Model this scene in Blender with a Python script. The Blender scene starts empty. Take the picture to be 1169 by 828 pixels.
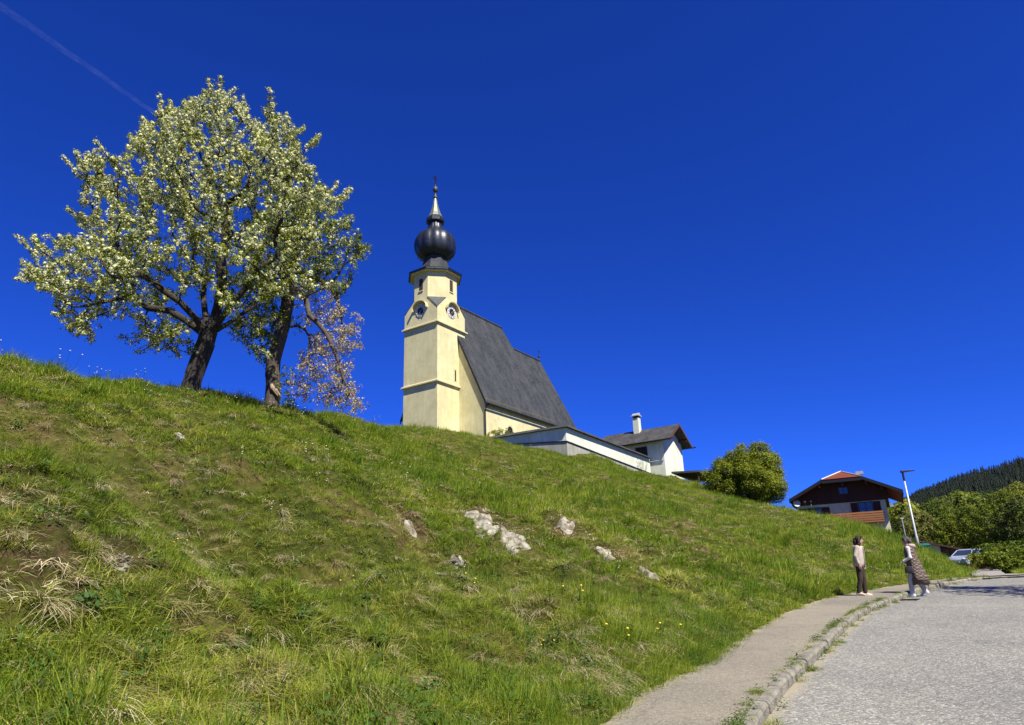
import bpy, bmesh, math, random
import numpy as np
from mathutils import Vector, Matrix, Euler, noise as mnoise
from mathutils.bvhtree import BVHTree

rad = math.radians
scene = bpy.context.scene
COL = scene.collection

# ------------------------------------------------------------------ camera
FPX, PITCH, ROLL, CZ = 779.3, rad(18.5), rad(2.0), 1.6
cF = np.array([0, math.cos(PITCH), math.sin(PITCH)])
cR = np.array([1.0, 0, 0])
cU = np.array([0, -math.sin(PITCH), math.cos(PITCH)])
cRR = cR * math.cos(ROLL) - cU * math.sin(ROLL)
cUU = cR * math.sin(ROLL) + cU * math.cos(ROLL)
cC = np.array([0, 0, CZ])
cam_d = bpy.data.cameras.new('camera')
cam_d.sensor_width = 36.0
cam_d.lens = 24.0
cam_d.clip_end = 14000
cam = bpy.data.objects.new('camera', cam_d)
COL.objects.link(cam)
m = Matrix.Identity(4)
for i in range(3):
    m[i][0], m[i][1], m[i][2], m[i][3] = cRR[i], cUU[i], -cF[i], cC[i]
cam.matrix_world = m
scene.camera = cam

# ------------------------------------------------------------------ sky, sun, exposure
SUN_EL, SUN_AZ = rad(51), rad(147)          # azimuth clockwise from +Y
world = bpy.data.worlds.new("World")
scene.world = world
world.use_nodes = True
wn = world.node_tree
wn.nodes.clear()
sky = wn.nodes.new('ShaderNodeTexSky')
sky.sky_type = 'NISHITA'
sky.sun_disc = False
sky.sun_elevation = SUN_EL
sky.sun_rotation = SUN_AZ
sky.altitude = 2600
sky.air_density = 0.9
sky.dust_density = 0.0
sky.ozone_density = 5.0
hs = wn.nodes.new('ShaderNodeHueSaturation')
hs.inputs['Saturation'].default_value = 1.12
hs.inputs['Value'].default_value = 1.0
bg = wn.nodes.new('ShaderNodeBackground')
bg.inputs['Strength'].default_value = 0.05
wo = wn.nodes.new('ShaderNodeOutputWorld')
wn.links.new(sky.outputs[0], hs.inputs['Color'])
tint = wn.nodes.new('ShaderNodeMix')
tint.data_type = 'RGBA'; tint.blend_type = 'MULTIPLY'; tint.inputs[0].default_value = 1.0
tint.inputs[7].default_value = (.30, .66, 1.93, 1)
wn.links.new(hs.outputs[0], tint.inputs[6])
wn.links.new(tint.outputs[2], bg.inputs['Color'])
wn.links.new(bg.outputs[0], wo.inputs['Surface'])

sd = bpy.data.lights.new('sun', 'SUN')
sd.energy = 5.0
sd.angle = rad(0.53)
sd.color = (1.0, 0.955, 0.88)
sun = bpy.data.objects.new('sun', sd)
COL.objects.link(sun)
S = Vector((math.sin(SUN_AZ) * math.cos(SUN_EL), math.cos(SUN_AZ) * math.cos(SUN_EL), math.sin(SUN_EL)))
sun.rotation_euler = S.to_track_quat('Z', 'Y').to_euler()
sun.location = S * 300
vs = scene.view_settings
vs.view_transform = 'Standard'
vs.look = 'None'
vs.exposure = 0.9
vs.gamma = 1.0
vs.use_curve_mapping = False
scene.cycles.max_bounces = 6
scene.cycles.transparent_max_bounces = 12
scene.cycles.use_denoising = True

# ------------------------------------------------------------------ helpers
def ray(u, v):
    return cF + cRR * ((u - 584.5) / FPX) + cUU * ((414 - v) / FPX)

def at(u, v, t):
    return cC + t * ray(u, v)

GX, GY = .02, .045
def plane_at(u, v):
    d = ray(u, v)
    t = CZ / (GX * d[0] + GY * d[1] - d[2])
    return cC + t * d

def ground_z(x, y):
    p = GX * x + GY * y
    p = np.where(p < 1.5, p, 1.5 + .35 * (p - 1.5))
    p = np.where(p < 4.0, p, 4.0 + .15 * (p - 4.0))
    return np.where(p > -2, p, -2 + .1 * (p + 2))

def tag(o, label=None, cat=None, group=None, kind=None):
    if label: o['label'] = label
    if cat: o['category'] = cat
    if group: o['group'] = group
    if kind: o['kind'] = kind
    return o

def empty(name, loc=(0, 0, 0), rz=0.0, label=None, cat=None, group=None):
    o = bpy.data.objects.new(name, None)
    o.empty_display_size = .2
    o.location = loc
    o.rotation_euler = (0, 0, rz)
    COL.objects.link(o)
    return tag(o, label, cat, group)

def copy_thing(root, loc, rz, scale, label):
    r = root.copy()
    COL.objects.link(r)
    r.location = loc
    r.rotation_euler = (0, 0, rz)
    r.scale = scale
    r['label'] = label
    for ch in root.children:
        c = ch.copy()
        COL.objects.link(c)
        c.parent = r
    return r

def link(name, me, mat, parent=None, smooth=False):
    mats = mat if isinstance(mat, (list, tuple)) else [mat]
    for mm in mats:
        me.materials.append(mm)
    o = bpy.data.objects.new(name, me)
    COL.objects.link(o)
    if parent is not None:
        o.parent = parent
    if smooth:
        me.polygons.foreach_set('use_smooth', [True] * len(me.polygons))
    return o

def np_mesh(name, V, Q, attr=None, mi=None):
    """quads (or tris) mesh from numpy"""
    V = np.asarray(V, dtype=np.float32)
    Q = np.asarray(Q, dtype=np.int32)
    k = Q.shape[1]
    me = bpy.data.meshes.new(name)
    me.vertices.add(len(V))
    me.vertices.foreach_set('co', V.ravel())
    me.loops.add(Q.size)
    me.loops.foreach_set('vertex_index', Q.ravel())
    me.polygons.add(len(Q))
    me.polygons.foreach_set('loop_start', np.arange(0, Q.size, k, dtype=np.int32))
    me.polygons.foreach_set('loop_total', np.full(len(Q), k, dtype=np.int32))
    if mi is not None:
        me.polygons.foreach_set('material_index', np.asarray(mi, dtype=np.int32))
    me.update(calc_edges=True)
    if attr is not None:
        for nm, arr, dom in attr:
            a = me.attributes.new(nm, 'FLOAT', dom)
            a.data.foreach_set('value', np.asarray(arr, dtype=np.float32))
    return me

class MB:
    """collects shapes into ONE mesh"""
    def __init__(s):
        s.v = []; s.f = []; s.mi = []; s.cur = 0
    def add(s, vs, fs, M=None):
        b = len(s.v)
        for p in vs:
            p = Vector(p)
            s.v.append(M @ p if M is not None else p)
        for f in fs:
            s.f.append([b + i for i in f]); s.mi.append(s.cur)
        return s
    def box(s, x0, x1, y0, y1, z0, z1, M=None):
        vs = [(x0, y0, z0), (x1, y0, z0), (x1, y1, z0), (x0, y1, z0), (x0, y0, z1), (x1, y0, z1), (x1, y1, z1), (x0, y1, z1)]
        return s.add(vs, [(3, 2, 1, 0), (4, 5, 6, 7), (0, 1, 5, 4), (1, 2, 6, 5), (2, 3, 7, 6), (3, 0, 4, 7)], M)
    def hexa(s, vs, M=None):
        return s.add(vs, [(3, 2, 1, 0), (4, 5, 6, 7), (0, 1, 5, 4), (1, 2, 6, 5), (2, 3, 7, 6), (3, 0, 4, 7)], M)
    def prism(s, poly, off, M=None):
        """polygon (3D points) extruded along off"""
        n = len(poly); off = Vector(off)
        vs = [Vector(p) for p in poly] + [Vector(p) + off for p in poly]
        fs = [tuple(range(n - 1, -1, -1)), tuple(range(n, 2 * n))]
        fs += [(i, (i + 1) % n, n + (i + 1) % n, n + i) for i in range(n)]
        return s.add(vs, fs, M)
    def tube(s, pts, rr, n=8, M=None, sx=1.0):
        pts = [Vector(p) for p in pts]
        if not hasattr(rr, '__len__'): rr = [rr] * len(pts)
        rings = []
        vs = []
        ref = Vector((0.13, 0.31, 0.94))
        for i, p in enumerate(pts):
            d = (pts[min(i + 1, len(pts) - 1)] - pts[max(i - 1, 0)])
            d = d.normalized() if d.length > 1e-9 else Vector((0, 0, 1))
            a = d.cross(ref)
            if a.length < 1e-3: a = d.cross(Vector((1, 0, 0)))
            a.normalize(); b = d.cross(a)
            for k in range(n):
                t = 2 * math.pi * k / n
                vs.append(p + (a * math.cos(t) * sx + b * math.sin(t)) * rr[i])
        fs = []
        for i in range(len(pts) - 1):
            for k in range(n):
                k2 = (k + 1) % n
                fs.append((i * n + k, i * n + k2, (i + 1) * n + k2, (i + 1) * n + k))
        fs.append(tuple(range(n - 1, -1, -1)))
        fs.append(tuple((len(pts) - 1) * n + k for k in range(n)))
        return s.add(vs, fs, M)
    def lathe(s, prof, n=16, M=None, a0=0.0):
        vs = []; fs = []
        for r, z in prof:
            for k in range(n):
                t = a0 + 2 * math.pi * k / n
                vs.append((r * math.cos(t), r * math.sin(t), z))
        for i in range(len(prof) - 1):
            for k in range(n):
                k2 = (k + 1) % n
                fs.append((i * n + k, i * n + k2, (i + 1) * n + k2, (i + 1) * n + k))
        fs.append(tuple(range(n - 1, -1, -1)))
        fs.append(tuple((len(prof) - 1) * n + k for k in range(n)))
        return s.add(vs, fs, M)
    def ball(s, c, r, n=10, M=None):
        """ellipsoid; r = radius or (rx,ry,rz)"""
        if not hasattr(r, '__len__'): r = (r, r, r)
        vs = [(c[0], c[1], c[2] - r[2])]
        for i in range(1, n):
            th = math.pi * i / n
            for k in range(2 * n):
                ph = math.pi * k / n
                vs.append((c[0] + r[0] * math.sin(th) * math.cos(ph), c[1] + r[1] * math.sin(th) * math.sin(ph), c[2] - r[2] * math.cos(th)))
        vs.append((c[0], c[1], c[2] + r[2]))
        fs = []
        w = 2 * n
        for k in range(w):
            fs.append((0, 1 + (k + 1) % w, 1 + k))
            fs.append((len(vs) - 1, 1 + (n - 2) * w + k, 1 + (n - 2) * w + (k + 1) % w))
        for i in range(n - 2):
            for k in range(w):
                k2 = (k + 1) % w
                fs.append((1 + i * w + k, 1 + i * w + k2, 1 + (i + 1) * w + k2, 1 + (i + 1) * w + k))
        return s.add(vs, fs, M)
    def build(s, name, mat, parent=None, smooth=False, bevel=0.0):
        me = bpy.data.meshes.new(name)
        me.from_pydata([tuple(v) for v in s.v], [], s.f)
        bm = bmesh.new(); bm.from_mesh(me)
        bmesh.ops.recalc_face_normals(bm, faces=bm.faces)
        bm.to_mesh(me); bm.free()
        if isinstance(mat, (list, tuple)):
            me.polygons.foreach_set('material_index', s.mi)
        o = link(name, me, mat, parent, smooth)
        if bevel:
            b = o.modifiers.new('bevel', 'BEVEL'); b.width = bevel; b.segments = 2; b.limit_method = 'ANGLE'
        return o

# ------------------------------------------------------------------ materials
def nmat(name):
    mt = bpy.data.materials.new(name)
    mt.use_nodes = True
    nt = mt.node_tree
    nt.nodes.clear()
    out = nt.nodes.new('ShaderNodeOutputMaterial')
    return mt, nt, out

def N(nt, typ, **kw):
    n = nt.nodes.new(typ)
    for k, v in kw.items():
        if k.startswith('in_'):
            n.inputs[k[3:]].default_value = v
        else:
            setattr(n, k, v)
    return n

def ramp(nt, fac, stops, interp='LINEAR'):
    r = nt.nodes.new('ShaderNodeValToRGB')
    cr = r.color_ramp
    cr.interpolation = interp
    while len(cr.elements) < len(stops): cr.elements.new(.5)
    for e, (p, c) in zip(cr.elements, stops):
        e.position = p
        e.color = (*c, 1) if len(c) == 3 else c
    nt.links.new(fac, r.inputs[0])
    return r.outputs[0]

def mixc(nt, fac, a, b, mode='MIX'):
    mx = nt.nodes.new('ShaderNodeMix')
    mx.data_type = 'RGBA'; mx.blend_type = mode
    for i, val in ((0, fac), (6, a), (7, b)):
        if hasattr(val, 'is_output'): nt.links.new(val, mx.inputs[i])
        elif i == 0: mx.inputs[0].default_value = val
        else: mx.inputs[i].default_value = (*val, 1)
    return mx.outputs[2]

def noise(nt, co, scale, detail=4, rough=.55, dist=0.0):
    n = N(nt, 'ShaderNodeTexNoise')
    n.inputs['Scale'].default_value = scale; n.inputs['Detail'].default_value = detail
    n.inputs['Roughness'].default_value = rough; n.inputs['Distortion'].default_value = dist
    if co is not None: nt.links.new(co, n.inputs['Vector'])
    return n.outputs[0]

def coords(nt, kind='pos', scale=None):
    if kind == 'pos': o = N(nt, 'ShaderNodeNewGeometry').outputs['Position']
    else: o = N(nt, 'ShaderNodeTexCoord').outputs['Object']
    if scale is not None:
        mp = N(nt, 'ShaderNodeMapping'); mp.inputs['Scale'].default_value = scale
        nt.links.new(o, mp.inputs[0]); o = mp.outputs[0]
    return o

def simple(name, stops, scale=3.0, rough=.8, bump=0.0, bscale=None, kind='obj', cscale=None, metal=0.0, detail=5, spec=.3, extra=None):
    """noise driven colour with matching bump"""
    mt, nt, out = nmat(name)
    co = coords(nt, kind, cscale)
    c = ramp(nt, noise(nt, co, scale, detail, .6), stops)
    if extra: c = extra(nt, co, c)
    b = N(nt, 'ShaderNodeBsdfPrincipled')
    b.inputs['Roughness'].default_value = rough; b.inputs['Metallic'].default_value = metal
    b.inputs['Specular IOR Level'].default_value = spec
    nt.links.new(c, b.inputs['Base Color'])
    if bump:
        bp = N(nt, 'ShaderNodeBump'); bp.inputs['Strength'].default_value = bump; bp.inputs['Distance'].default_value = .03
        nt.links.new(noise(nt, co, bscale or scale * 4, 5, .65), bp.inputs['Height'])
        nt.links.new(bp.outputs[0], b.inputs['Normal'])
    nt.links.new(b.outputs[0], out.inputs[0])
    return mt

def plaster(name, c0, c1, dirt, bump=.35, foot=None):
    def ex(nt, co, c):
        mot = ramp(nt, noise(nt, co, .42, 7, .7), [(.33, (.80, .80, .77)), (.67, (1.1, 1.1, 1.12))])
        c = mixc(nt, 1.0, c, mot, 'MULTIPLY')
        streak = noise(nt, coords(nt, 'obj', (1.6, 1.6, .16)), 1.6, 6, .65)
        s = ramp(nt, streak, [(.45, (0, 0, 0)), (.72, (1, 1, 1))])
        ml = N(nt, 'ShaderNodeMath', operation='MULTIPLY'); ml.inputs[1].default_value = .6
        nt.links.new(s, ml.inputs[0])
        return mixc(nt, ml.outputs[0], c, dirt)
    return simple(name, [(.3, c0), (.7, c1)], 1.1, .9, bump, 5.0, extra=ex, spec=.15)

def leafmat(name, stops, trans=.35, scale=.5, rand=.5, attr='var'):
    """leaf material: hue varies per face (attr), per object and in space"""
    mt, nt, out = nmat(name)
    at_ = N(nt, 'ShaderNodeAttribute', attribute_name=attr)
    oi = N(nt, 'ShaderNodeObjectInfo')
    nz = noise(nt, coords(nt, 'pos'), scale, 3, .6)
    m1 = N(nt, 'ShaderNodeMath', operation='MULTIPLY_ADD'); m1.inputs[1].default_value = .55; m1.inputs[2].default_value = 0
    nt.links.new(at_.outputs['Fac'], m1.inputs[0])
    m2 = N(nt, 'ShaderNodeMath', operation='MULTIPLY_ADD'); m2.inputs[1].default_value = .9
    nt.links.new(nz, m2.inputs[0]); nt.links.new(m1.outputs[0], m2.inputs[2])
    m3 = N(nt, 'ShaderNodeMath', operation='MULTIPLY_ADD'); m3.inputs[1].default_value = rand * .3
    nt.links.new(oi.outputs['Random'], m3.inputs[0]); nt.links.new(m2.outputs[0], m3.inputs[2])
    m4 = N(nt, 'ShaderNodeMath', operation='SUBTRACT'); m4.inputs[1].default_value = .25 + rand * .12
    nt.links.new(m3.outputs[0], m4.inputs[0])
    c = ramp(nt, m4.outputs[0], stops)
    d = N(nt, 'ShaderNodeBsdfPrincipled'); d.inputs['Roughness'].default_value = .6; d.inputs['Specular IOR Level'].default_value = .25
    t = N(nt, 'ShaderNodeBsdfTranslucent')
    nt.links.new(c, d.inputs['Base Color']); nt.links.new(c, t.inputs[0])
    ms = N(nt, 'ShaderNodeMixShader'); ms.inputs[0].default_value = trans
    nt.links.new(d.outputs[0], ms.inputs[1]); nt.links.new(t.outputs[0], ms.inputs[2])
    nt.links.new(ms.outputs[0], out.inputs[0])
    return mt

def shingle(name, c0, c1, c2, row=.28, col=.22):
    """roof tiles / shingles: rows by height, offset columns, worn streaks"""
    mt, nt, out = nmat(name)
    co = coords(nt, 'obj')
    sep = N(nt, 'ShaderNodeSeparateXYZ'); nt.links.new(co, sep.inputs[0])
    ad = N(nt, 'ShaderNodeMath', operation='ADD'); nt.links.new(sep.outputs[0], ad.inputs[0]); nt.links.new(sep.outputs[1], ad.inputs[1])
    cmb = N(nt, 'ShaderNodeCombineXYZ'); nt.links.new(ad.outputs[0], cmb.inputs[0]); nt.links.new(sep.outputs[2], cmb.inputs[1])
    br = N(nt, 'ShaderNodeTexBrick'); br.inputs['Scale'].default_value = 1.0
    br.inputs['Brick Width'].default_value = col; br.inputs['Row Height'].default_value = row
    br.inputs['Mortar Size'].default_value = .012; br.inputs['Mortar Smooth'].default_value = .2; br.inputs['Bias'].default_value = 0
    br.inputs['Color1'].default_value = (*c0, 1); br.inputs['Color2'].default_value = (*c1, 1); br.inputs['Mortar'].default_value = (*[x * .45 for x in c0], 1)
    nt.links.new(cmb.outputs[0], br.inputs['Vector'])
    st = ramp(nt, noise(nt, coords(nt, 'obj', (1, 1, .3)), .9, 6, .65), [(.42, (0, 0, 0)), (.7, (.75, .75, .75))])
    c = mixc(nt, st, br.outputs[0], c2)
    b = N(nt, 'ShaderNodeBsdfPrincipled'); b.inputs['Roughness'].default_value = .75; b.inputs['Specular IOR Level'].default_value = .3
    nt.links.new(c, b.inputs['Base Color'])
    bp = N(nt, 'ShaderNodeBump'); bp.inputs['Strength'].default_value = .5; bp.inputs['Distance'].default_value = .03
    nt.links.new(br.outputs['Fac'], bp.inputs['Height']); bp.invert = True
    nt.links.new(bp.outputs[0], b.inputs['Normal'])
    nt.links.new(b.outputs[0], out.inputs[0])
    return mt

def planks(name, c0, c1, pitch=.16, axis=0):
    mt, nt, out = nmat(name)
    co = coords(nt, 'obj')
    sep = N(nt, 'ShaderNodeSeparateXYZ'); nt.links.new(co, sep.inputs[0])
    dv = N(nt, 'ShaderNodeMath', operation='DIVIDE'); dv.inputs[1].default_value = pitch; nt.links.new(sep.outputs[axis], dv.inputs[0])
    fl = N(nt, 'ShaderNodeMath', operation='FLOOR'); nt.links.new(dv.outputs[0], fl.inputs[0])
    fr = N(nt, 'ShaderNodeMath', operation='FRACT'); nt.links.new(dv.outputs[0], fr.inputs[0])
    wn_ = N(nt, 'ShaderNodeTexWhiteNoise', noise_dimensions='1D'); nt.links.new(fl.outputs[0], wn_.inputs['W'])
    gap = ramp(nt, fr.outputs[0], [(.0, (0, 0, 0)), (.07, (1, 1, 1)), (.93, (1, 1, 1)), (1.0, (0, 0, 0))])
    c = mixc(nt, wn_.outputs['Value'], c0, c1)
    c = mixc(nt, gap, tuple(x * .3 for x in c0), c)
    sc = [14, 14, 14]; sc[2 if axis != 2 else 0] = 1.5
    g = noise(nt, coords(nt, 'obj', tuple(sc)), 1.0, 4)
    c = mixc(nt, .5, c, ramp(nt, g, [(.2, c0), (.8, c1)]))
    b = N(nt, 'ShaderNodeBsdfPrincipled'); b.inputs['Roughness'].default_value = .8
    nt.links.new(c, b.inputs['Base Color'])
    bp = N(nt, 'ShaderNodeBump'); bp.inputs['Strength'].default_value = .6; bp.inputs['Distance'].default_value = .02
    nt.links.new(gap, bp.inputs['Height']); nt.links.new(bp.outputs[0], b.inputs['Normal'])
    nt.links.new(b.outputs[0], out.inputs[0])
    return mt

M = {}
M['yellow'] = plaster('church_plaster', (.59, .525, .265), (.66, .60, .325), (.47, .42, .24))
M['white'] = plaster('white_plaster', (.60, .62, .48), (.66, .67, .53), (.45, .46, .34), .3)
M['cream'] = plaster('cream_plaster', (.56, .55, .36), (.61, .59, .41), (.47, .45, .33), .2)
M['grey'] = plaster('grey_render', (.28, .28, .22), (.36, .35, .28), (.2, .2, .15), .3)
M['slate'] = shingle('slate_roof', (.021, .024, .025), (.042, .045, .046), (.068, .069, .066))
M['slate2'] = shingle('grey_shingles', (.032, .031, .03), (.055, .053, .05), (.09, .084, .078))
M['redtile'] = shingle('red_roof_tiles', (.15, .032, .015), (.205, .044, .018), (.12, .036, .02), .3, .25)
M['onion'] = simple('dark_sheet_metal', [(.3, (.016, .019, .024)), (.75, (.05, .055, .062))], 2.5, .42, .2, 9, metal=.5, spec=.6)
M['leadgrey'] = simple('weathered_sheet', [(.3, (.045, .05, .05)), (.7, (.10, .105, .10))], 3, .5, .1, 8, metal=.3)
M['spire'] = simple('pale_weathered_copper', [(.3, (.11, .13, .095)), (.7, (.21, .22, .15))], 2.0, .45, .1, 8, metal=.3)
M['iron'] = simple('dark_iron', [(.3, (.018, .018, .02)), (.7, (.035, .035, .038))], 8, .5, 0, metal=.5)
M['stone'] = simple('trim_stone', [(.3, (.5, .43, .22)), (.7, (.58, .5, .28))], 2, .85, .2, 8)
M['dark'] = simple('dark_opening', [(.3, (.01, .009, .008)), (.7, (.02, .017, .015))], 3, .7)
M['louvre'] = planks('dark_louvres', (.035, .016, .01), (.06, .028, .016), .16, 2)
M['glass'] = simple('window_glass', [(.3, (.02, .025, .04)), (.7, (.03, .04, .06))], 2, .08, spec=.9)
M['wood'] = planks('dark_red_boards', (.035, .010, .007), (.065, .018, .011), .16, 0)
M['wood2'] = planks('brown_beams', (.05, .022, .012), (.085, .04, .02), .2, 1)
M['balc'] = planks('orange_balcony_boards', (.22, .085, .025), (.36, .15, .04), .14, 2)
M['oldwood'] = planks('old_barn_boards', (.10, .06, .035), (.2, .13, .08), .3, 0)
M['galv'] = simple('galvanised_steel', [(.3, (.36, .37, .36)), (.7, (.46, .47, .46))], 6, .5, 0, metal=.3)
M['clockw'] = simple('clock_white', [(.3, (.5, .5, .47)), (.7, (.58, .58, .55))], 3, .6)
M['clockd'] = simple('clock_black', [(.3, (.012, .012, .016)), (.7, (.02, .02, .025))], 3, .4)
M['gold'] = simple('clock_gilt', [(.3, (.7, .5, .15)), (.7, (.8, .6, .2))], 3, .3, metal=.8)
M['bark'] = simple('tree_bark', [(.3, (.022, .017, .013)), (.6, (.05, .04, .03)), (.8, (.10, .085, .065))], 4, .95, 1.0, 12, cscale=(3, 3, .8))
M['bark2'] = simple('pale_bark', [(.3, (.05, .038, .028)), (.7, (.13, .105, .08))], 4, .95, 1.0, 12, cscale=(3, 3, .8))
M['rawwood'] = simple('bare_broken_wood', [(.3, (.24, .17, .10)), (.7, (.36, .28, .19))], 6, .9, .6, 14, cscale=(4, 4, 1))
M['pearleaf'] = leafmat('pear_leaves', [(.1, (.055, .095, .004)), (.5, (.165, .205, .007)), (.9, (.29, .29, .018))], .35, .8)
M['blossom'] = leafmat('white_blossom', [(.1, (.66, .64, .26)), (.5, (.83, .82, .45)), (.9, (.89, .88, .65))], .42, .7)
M['withered'] = leafmat('withered_blossom', [(.1, (.15, .115, .05)), (.5, (.36, .29, .15)), (.9, (.62, .55, .34))], .3, 1.2)
M['leafY'] = leafmat('spring_leaves', [(.1, (.055, .09, .006)), (.5, (.135, .175, .010)), (.9, (.27, .27, .025))], .35, .25, 1.7)
M['leafG'] = leafmat('fresh_green_leaves', [(.1, (.085, .115, .007)), (.5, (.19, .225, .012)), (.9, (.32, .33, .03))], .35, .4, .6)
M['leafD'] = leafmat('dark_leaves', [(.1, (.02, .04, .006)), (.5, (.05, .075, .01)), (.9, (.11, .12, .018))], .3, .3, .8)
M['leafP'] = leafmat('pale_leaves', [(.1, (.10, .11, .014)), (.5, (.21, .21, .045)), (.9, (.36, .34, .10))], .35, .4, .6)
M['needle'] = leafmat('conifer_needles', [(.1, (.004, .010, .006)), (.5, (.009, .019, .010)), (.9, (.02, .036, .014))], .15, .02, 1.2)
M['grass'] = leafmat('grass_blades', [(.05, (.04, .10, .006)), (.33, (.115, .20, .010)), (.55, (.225, .285, .018)), (.76, (.40, .39, .05)), (.98, (.62, .55, .26))], .45, .45, .6)
M['straw'] = leafmat('dry_grass', [(.1, (.26, .18, .07)), (.5, (.52, .43, .22)), (.9, (.74, .66, .44))], .35, .8, .6)
M['weed'] = leafmat('broad_weed_leaves', [(.1, (.03, .07, .01)), (.5, (.06, .115, .014)), (.9, (.11, .17, .03))], .35, .6, .6)
M['dandelion'] = simple('dandelion_yellow', [(.3, (.75, .52, .02)), (.7, (.85, .65, .04))], 9, .7)
M['seed'] = simple('pale_seed_heads', [(.3, (.5, .46, .34)), (.7, (.66, .63, .5))], 9, .9)
M['rock'] = simple('pale_rock', [(.30, (.045, .033, .02)), (.43, (.16, .135, .09)), (.56, (.30, .28, .21)), (.74, (.42, .40, .32))], 5.5, .95, 1.0, 9, kind='pos')
M['contrail'] = None
# ------------------------------------------------------------------ terrain of the hillside
CH_AZ = rad(34)
cA = np.array([math.sin(CH_AZ), math.cos(CH_AZ), 0.0])       # church axis (east)
cN = np.array([math.cos(CH_AZ), -math.sin(CH_AZ), 0.0])      # towards the valley
cO = at(499, 497, 75)                                        # foot of the tower's near corner
def chw(a, n, z): return cO + cA * a + cN * n + np.array([0, 0, z])

EDGE_PX = [(703.5, 828), (760, 785.4), (825, 755), (864.6, 724.5), (904, 700.5), (947, 684.4), (973.5, 678.8), (1030, 668.8), (1091, 660)]
_e = [plane_at(*q)[:2] for q in EDGE_PX]
EDGE = np.array([(-11, -16), (-6.5, -6), (-4.3, -1.8), (-2.0, 2.0), (-.45, 4.9)] + [tuple(q) for q in _e] +
                [(17.3, 28.6), (19.5, 32), (24, 39.5), (30, 48.5), (36.5, 60), (41.5, 71), (46, 90), (52, 120)])
def resample(P, step):
    P = np.asarray(P, float)
    # catmull-rom
    out = []
    Q = np.vstack([2 * P[0] - P[1], P, 2 * P[-1] - P[-2]])
    for i in range(1, len(Q) - 2):
        n = max(2, int(np.linalg.norm(Q[i + 1] - Q[i]) / step))
        for t in np.arange(n) / n:
            a, b, c, d = Q[i - 1], Q[i], Q[i + 1], Q[i + 2]
            out.append(.5 * ((2 * b) + (-a + c) * t + (2 * a - 5 * b + 4 * c - d) * t * t + (-a + 3 * b - 3 * c + d) * t ** 3))
    out.append(P[-1])
    return np.array(out)
EDGE_S = resample(EDGE, .8)
def sdist(x, y, L=None):
    """signed distance to a polyline, + on the left"""
    L = EDGE_S if L is None else L
    x = np.asarray(x, float).ravel(); y = np.asarray(y, float).ravel()
    A0 = L[:-1]; DD = L[1:] - L[:-1]; LL = (DD ** 2).sum(1)
    out = np.empty(x.shape)
    for i in range(0, len(x), 4000):
        px = x[i:i + 4000, None] - A0[None, :, 0]; py = y[i:i + 4000, None] - A0[None, :, 1]
        t = np.clip((px * DD[:, 0] + py * DD[:, 1]) / LL, 0, 1)
        D = (px - t * DD[:, 0]) ** 2 + (py - t * DD[:, 1]) ** 2
        k = D.argmin(1); r_ = np.arange(len(k))
        sg = np.sign(DD[k, 0] * py[r_, k] - DD[k, 1] * px[r_, k])
        out[i:i + 4000] = np.sqrt(D[r_, k]) * np.where(sg == 0, 1, sg)
    return out

CREST = [(-120, 405, 14), (0, 424, 15.5), (110, 438, 18), (217, 450, 20.5), (310, 463, 24), (400, 477, 33), (450, 489, 45), (500, 501, 57), (545, 511, 63),
         (800, 560, 73), (830, 571, 66), (900, 585, 55), (960, 597, 47), (1010, 609, 40), (1050, 636, 35), (1075, 652, 29)]
ctl = []
for x, y in EDGE_S[::3]:
    ctl.append((x, y, float(ground_z(x, y)) + .03))
for u, v, t in CREST:
    ctl.append(tuple(at(u, v, t)))
for u, v, t in CREST[:7]:
    c = at(u, v, t)
    ctl.append(tuple(at(u, v + 22, t * 1.3)))
    ctl.append(tuple(at(u, v + 60, t * 1.9)))
for u, v, t in [(795, 566, 92), (815, 580, 98), (830, 595, 100), (900, 605, 80), (960, 612, 72), (1010, 612, 60)]:
    ctl.append(tuple(at(u, v, t)))
for u, v0, t0, v1, t1 in [(0, 828, 5.0, 409, 15.5), (110, 828, 5.2, 425, 18), (217, 828, 5.4, 440, 20.5), (310, 828, 5.6, 457, 24), (400, 828, 5.9, 473, 33), (450, 828, 6.1, 486, 45),
                           (500, 828, 6.4, 499, 57), (550, 828, 6.5, 511, 63), (600, 828, 6.6, 517, 66), (660, 828, 6.6, 527, 69), (740, 800, 7.6, 547, 78), (800, 768, 9.3, 560, 73),
                           (850, 736, 11.5, 575, 63), (900, 702, 15.7, 585, 55), (950, 684, 19.2, 594, 48), (1000, 674, 21.5, 606, 41.5)]:
    for fr in (.3, .55, .75, .9):
        it = (1 - fr) / t0 + fr / t1
        ctl.append(tuple(at(u, v0 + (v1 - v0) * fr, 1 / it)))
for a, n, z in [(0, 0, -.15), (5, 3.7, -.7), (-4, -5, -.5), (14, 3.7, -1.0), (22, 3.7, -1.2), (34, 0, -1.2), (10, -10, -.6), (30, -12, -1), (2, -14, -1.2),
                (1.2, 4, -1.1), (1.2, 9, -2.5), (3, 14, -2.9), (10, 14.5, -3.0), (19, 14.5, -3.4), (33, 12, -3), (30, 22, -5.6),
                (.6, 16, -4.45), (11, 16, -4.45), (20.6, 16, -4.5), (21, 17.8, -4.5), (27, 18, -5.3), (29.5, 16, -6.3), (24.5, 20.5, -5.5), (33, 18, -7.4), (38, 22, -8), (45, 10, -6), (60, 20, -10), (-20, -20, -4), (20, -40, -6)]:
    ctl.append(tuple(chw(a, n, z)))
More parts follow.
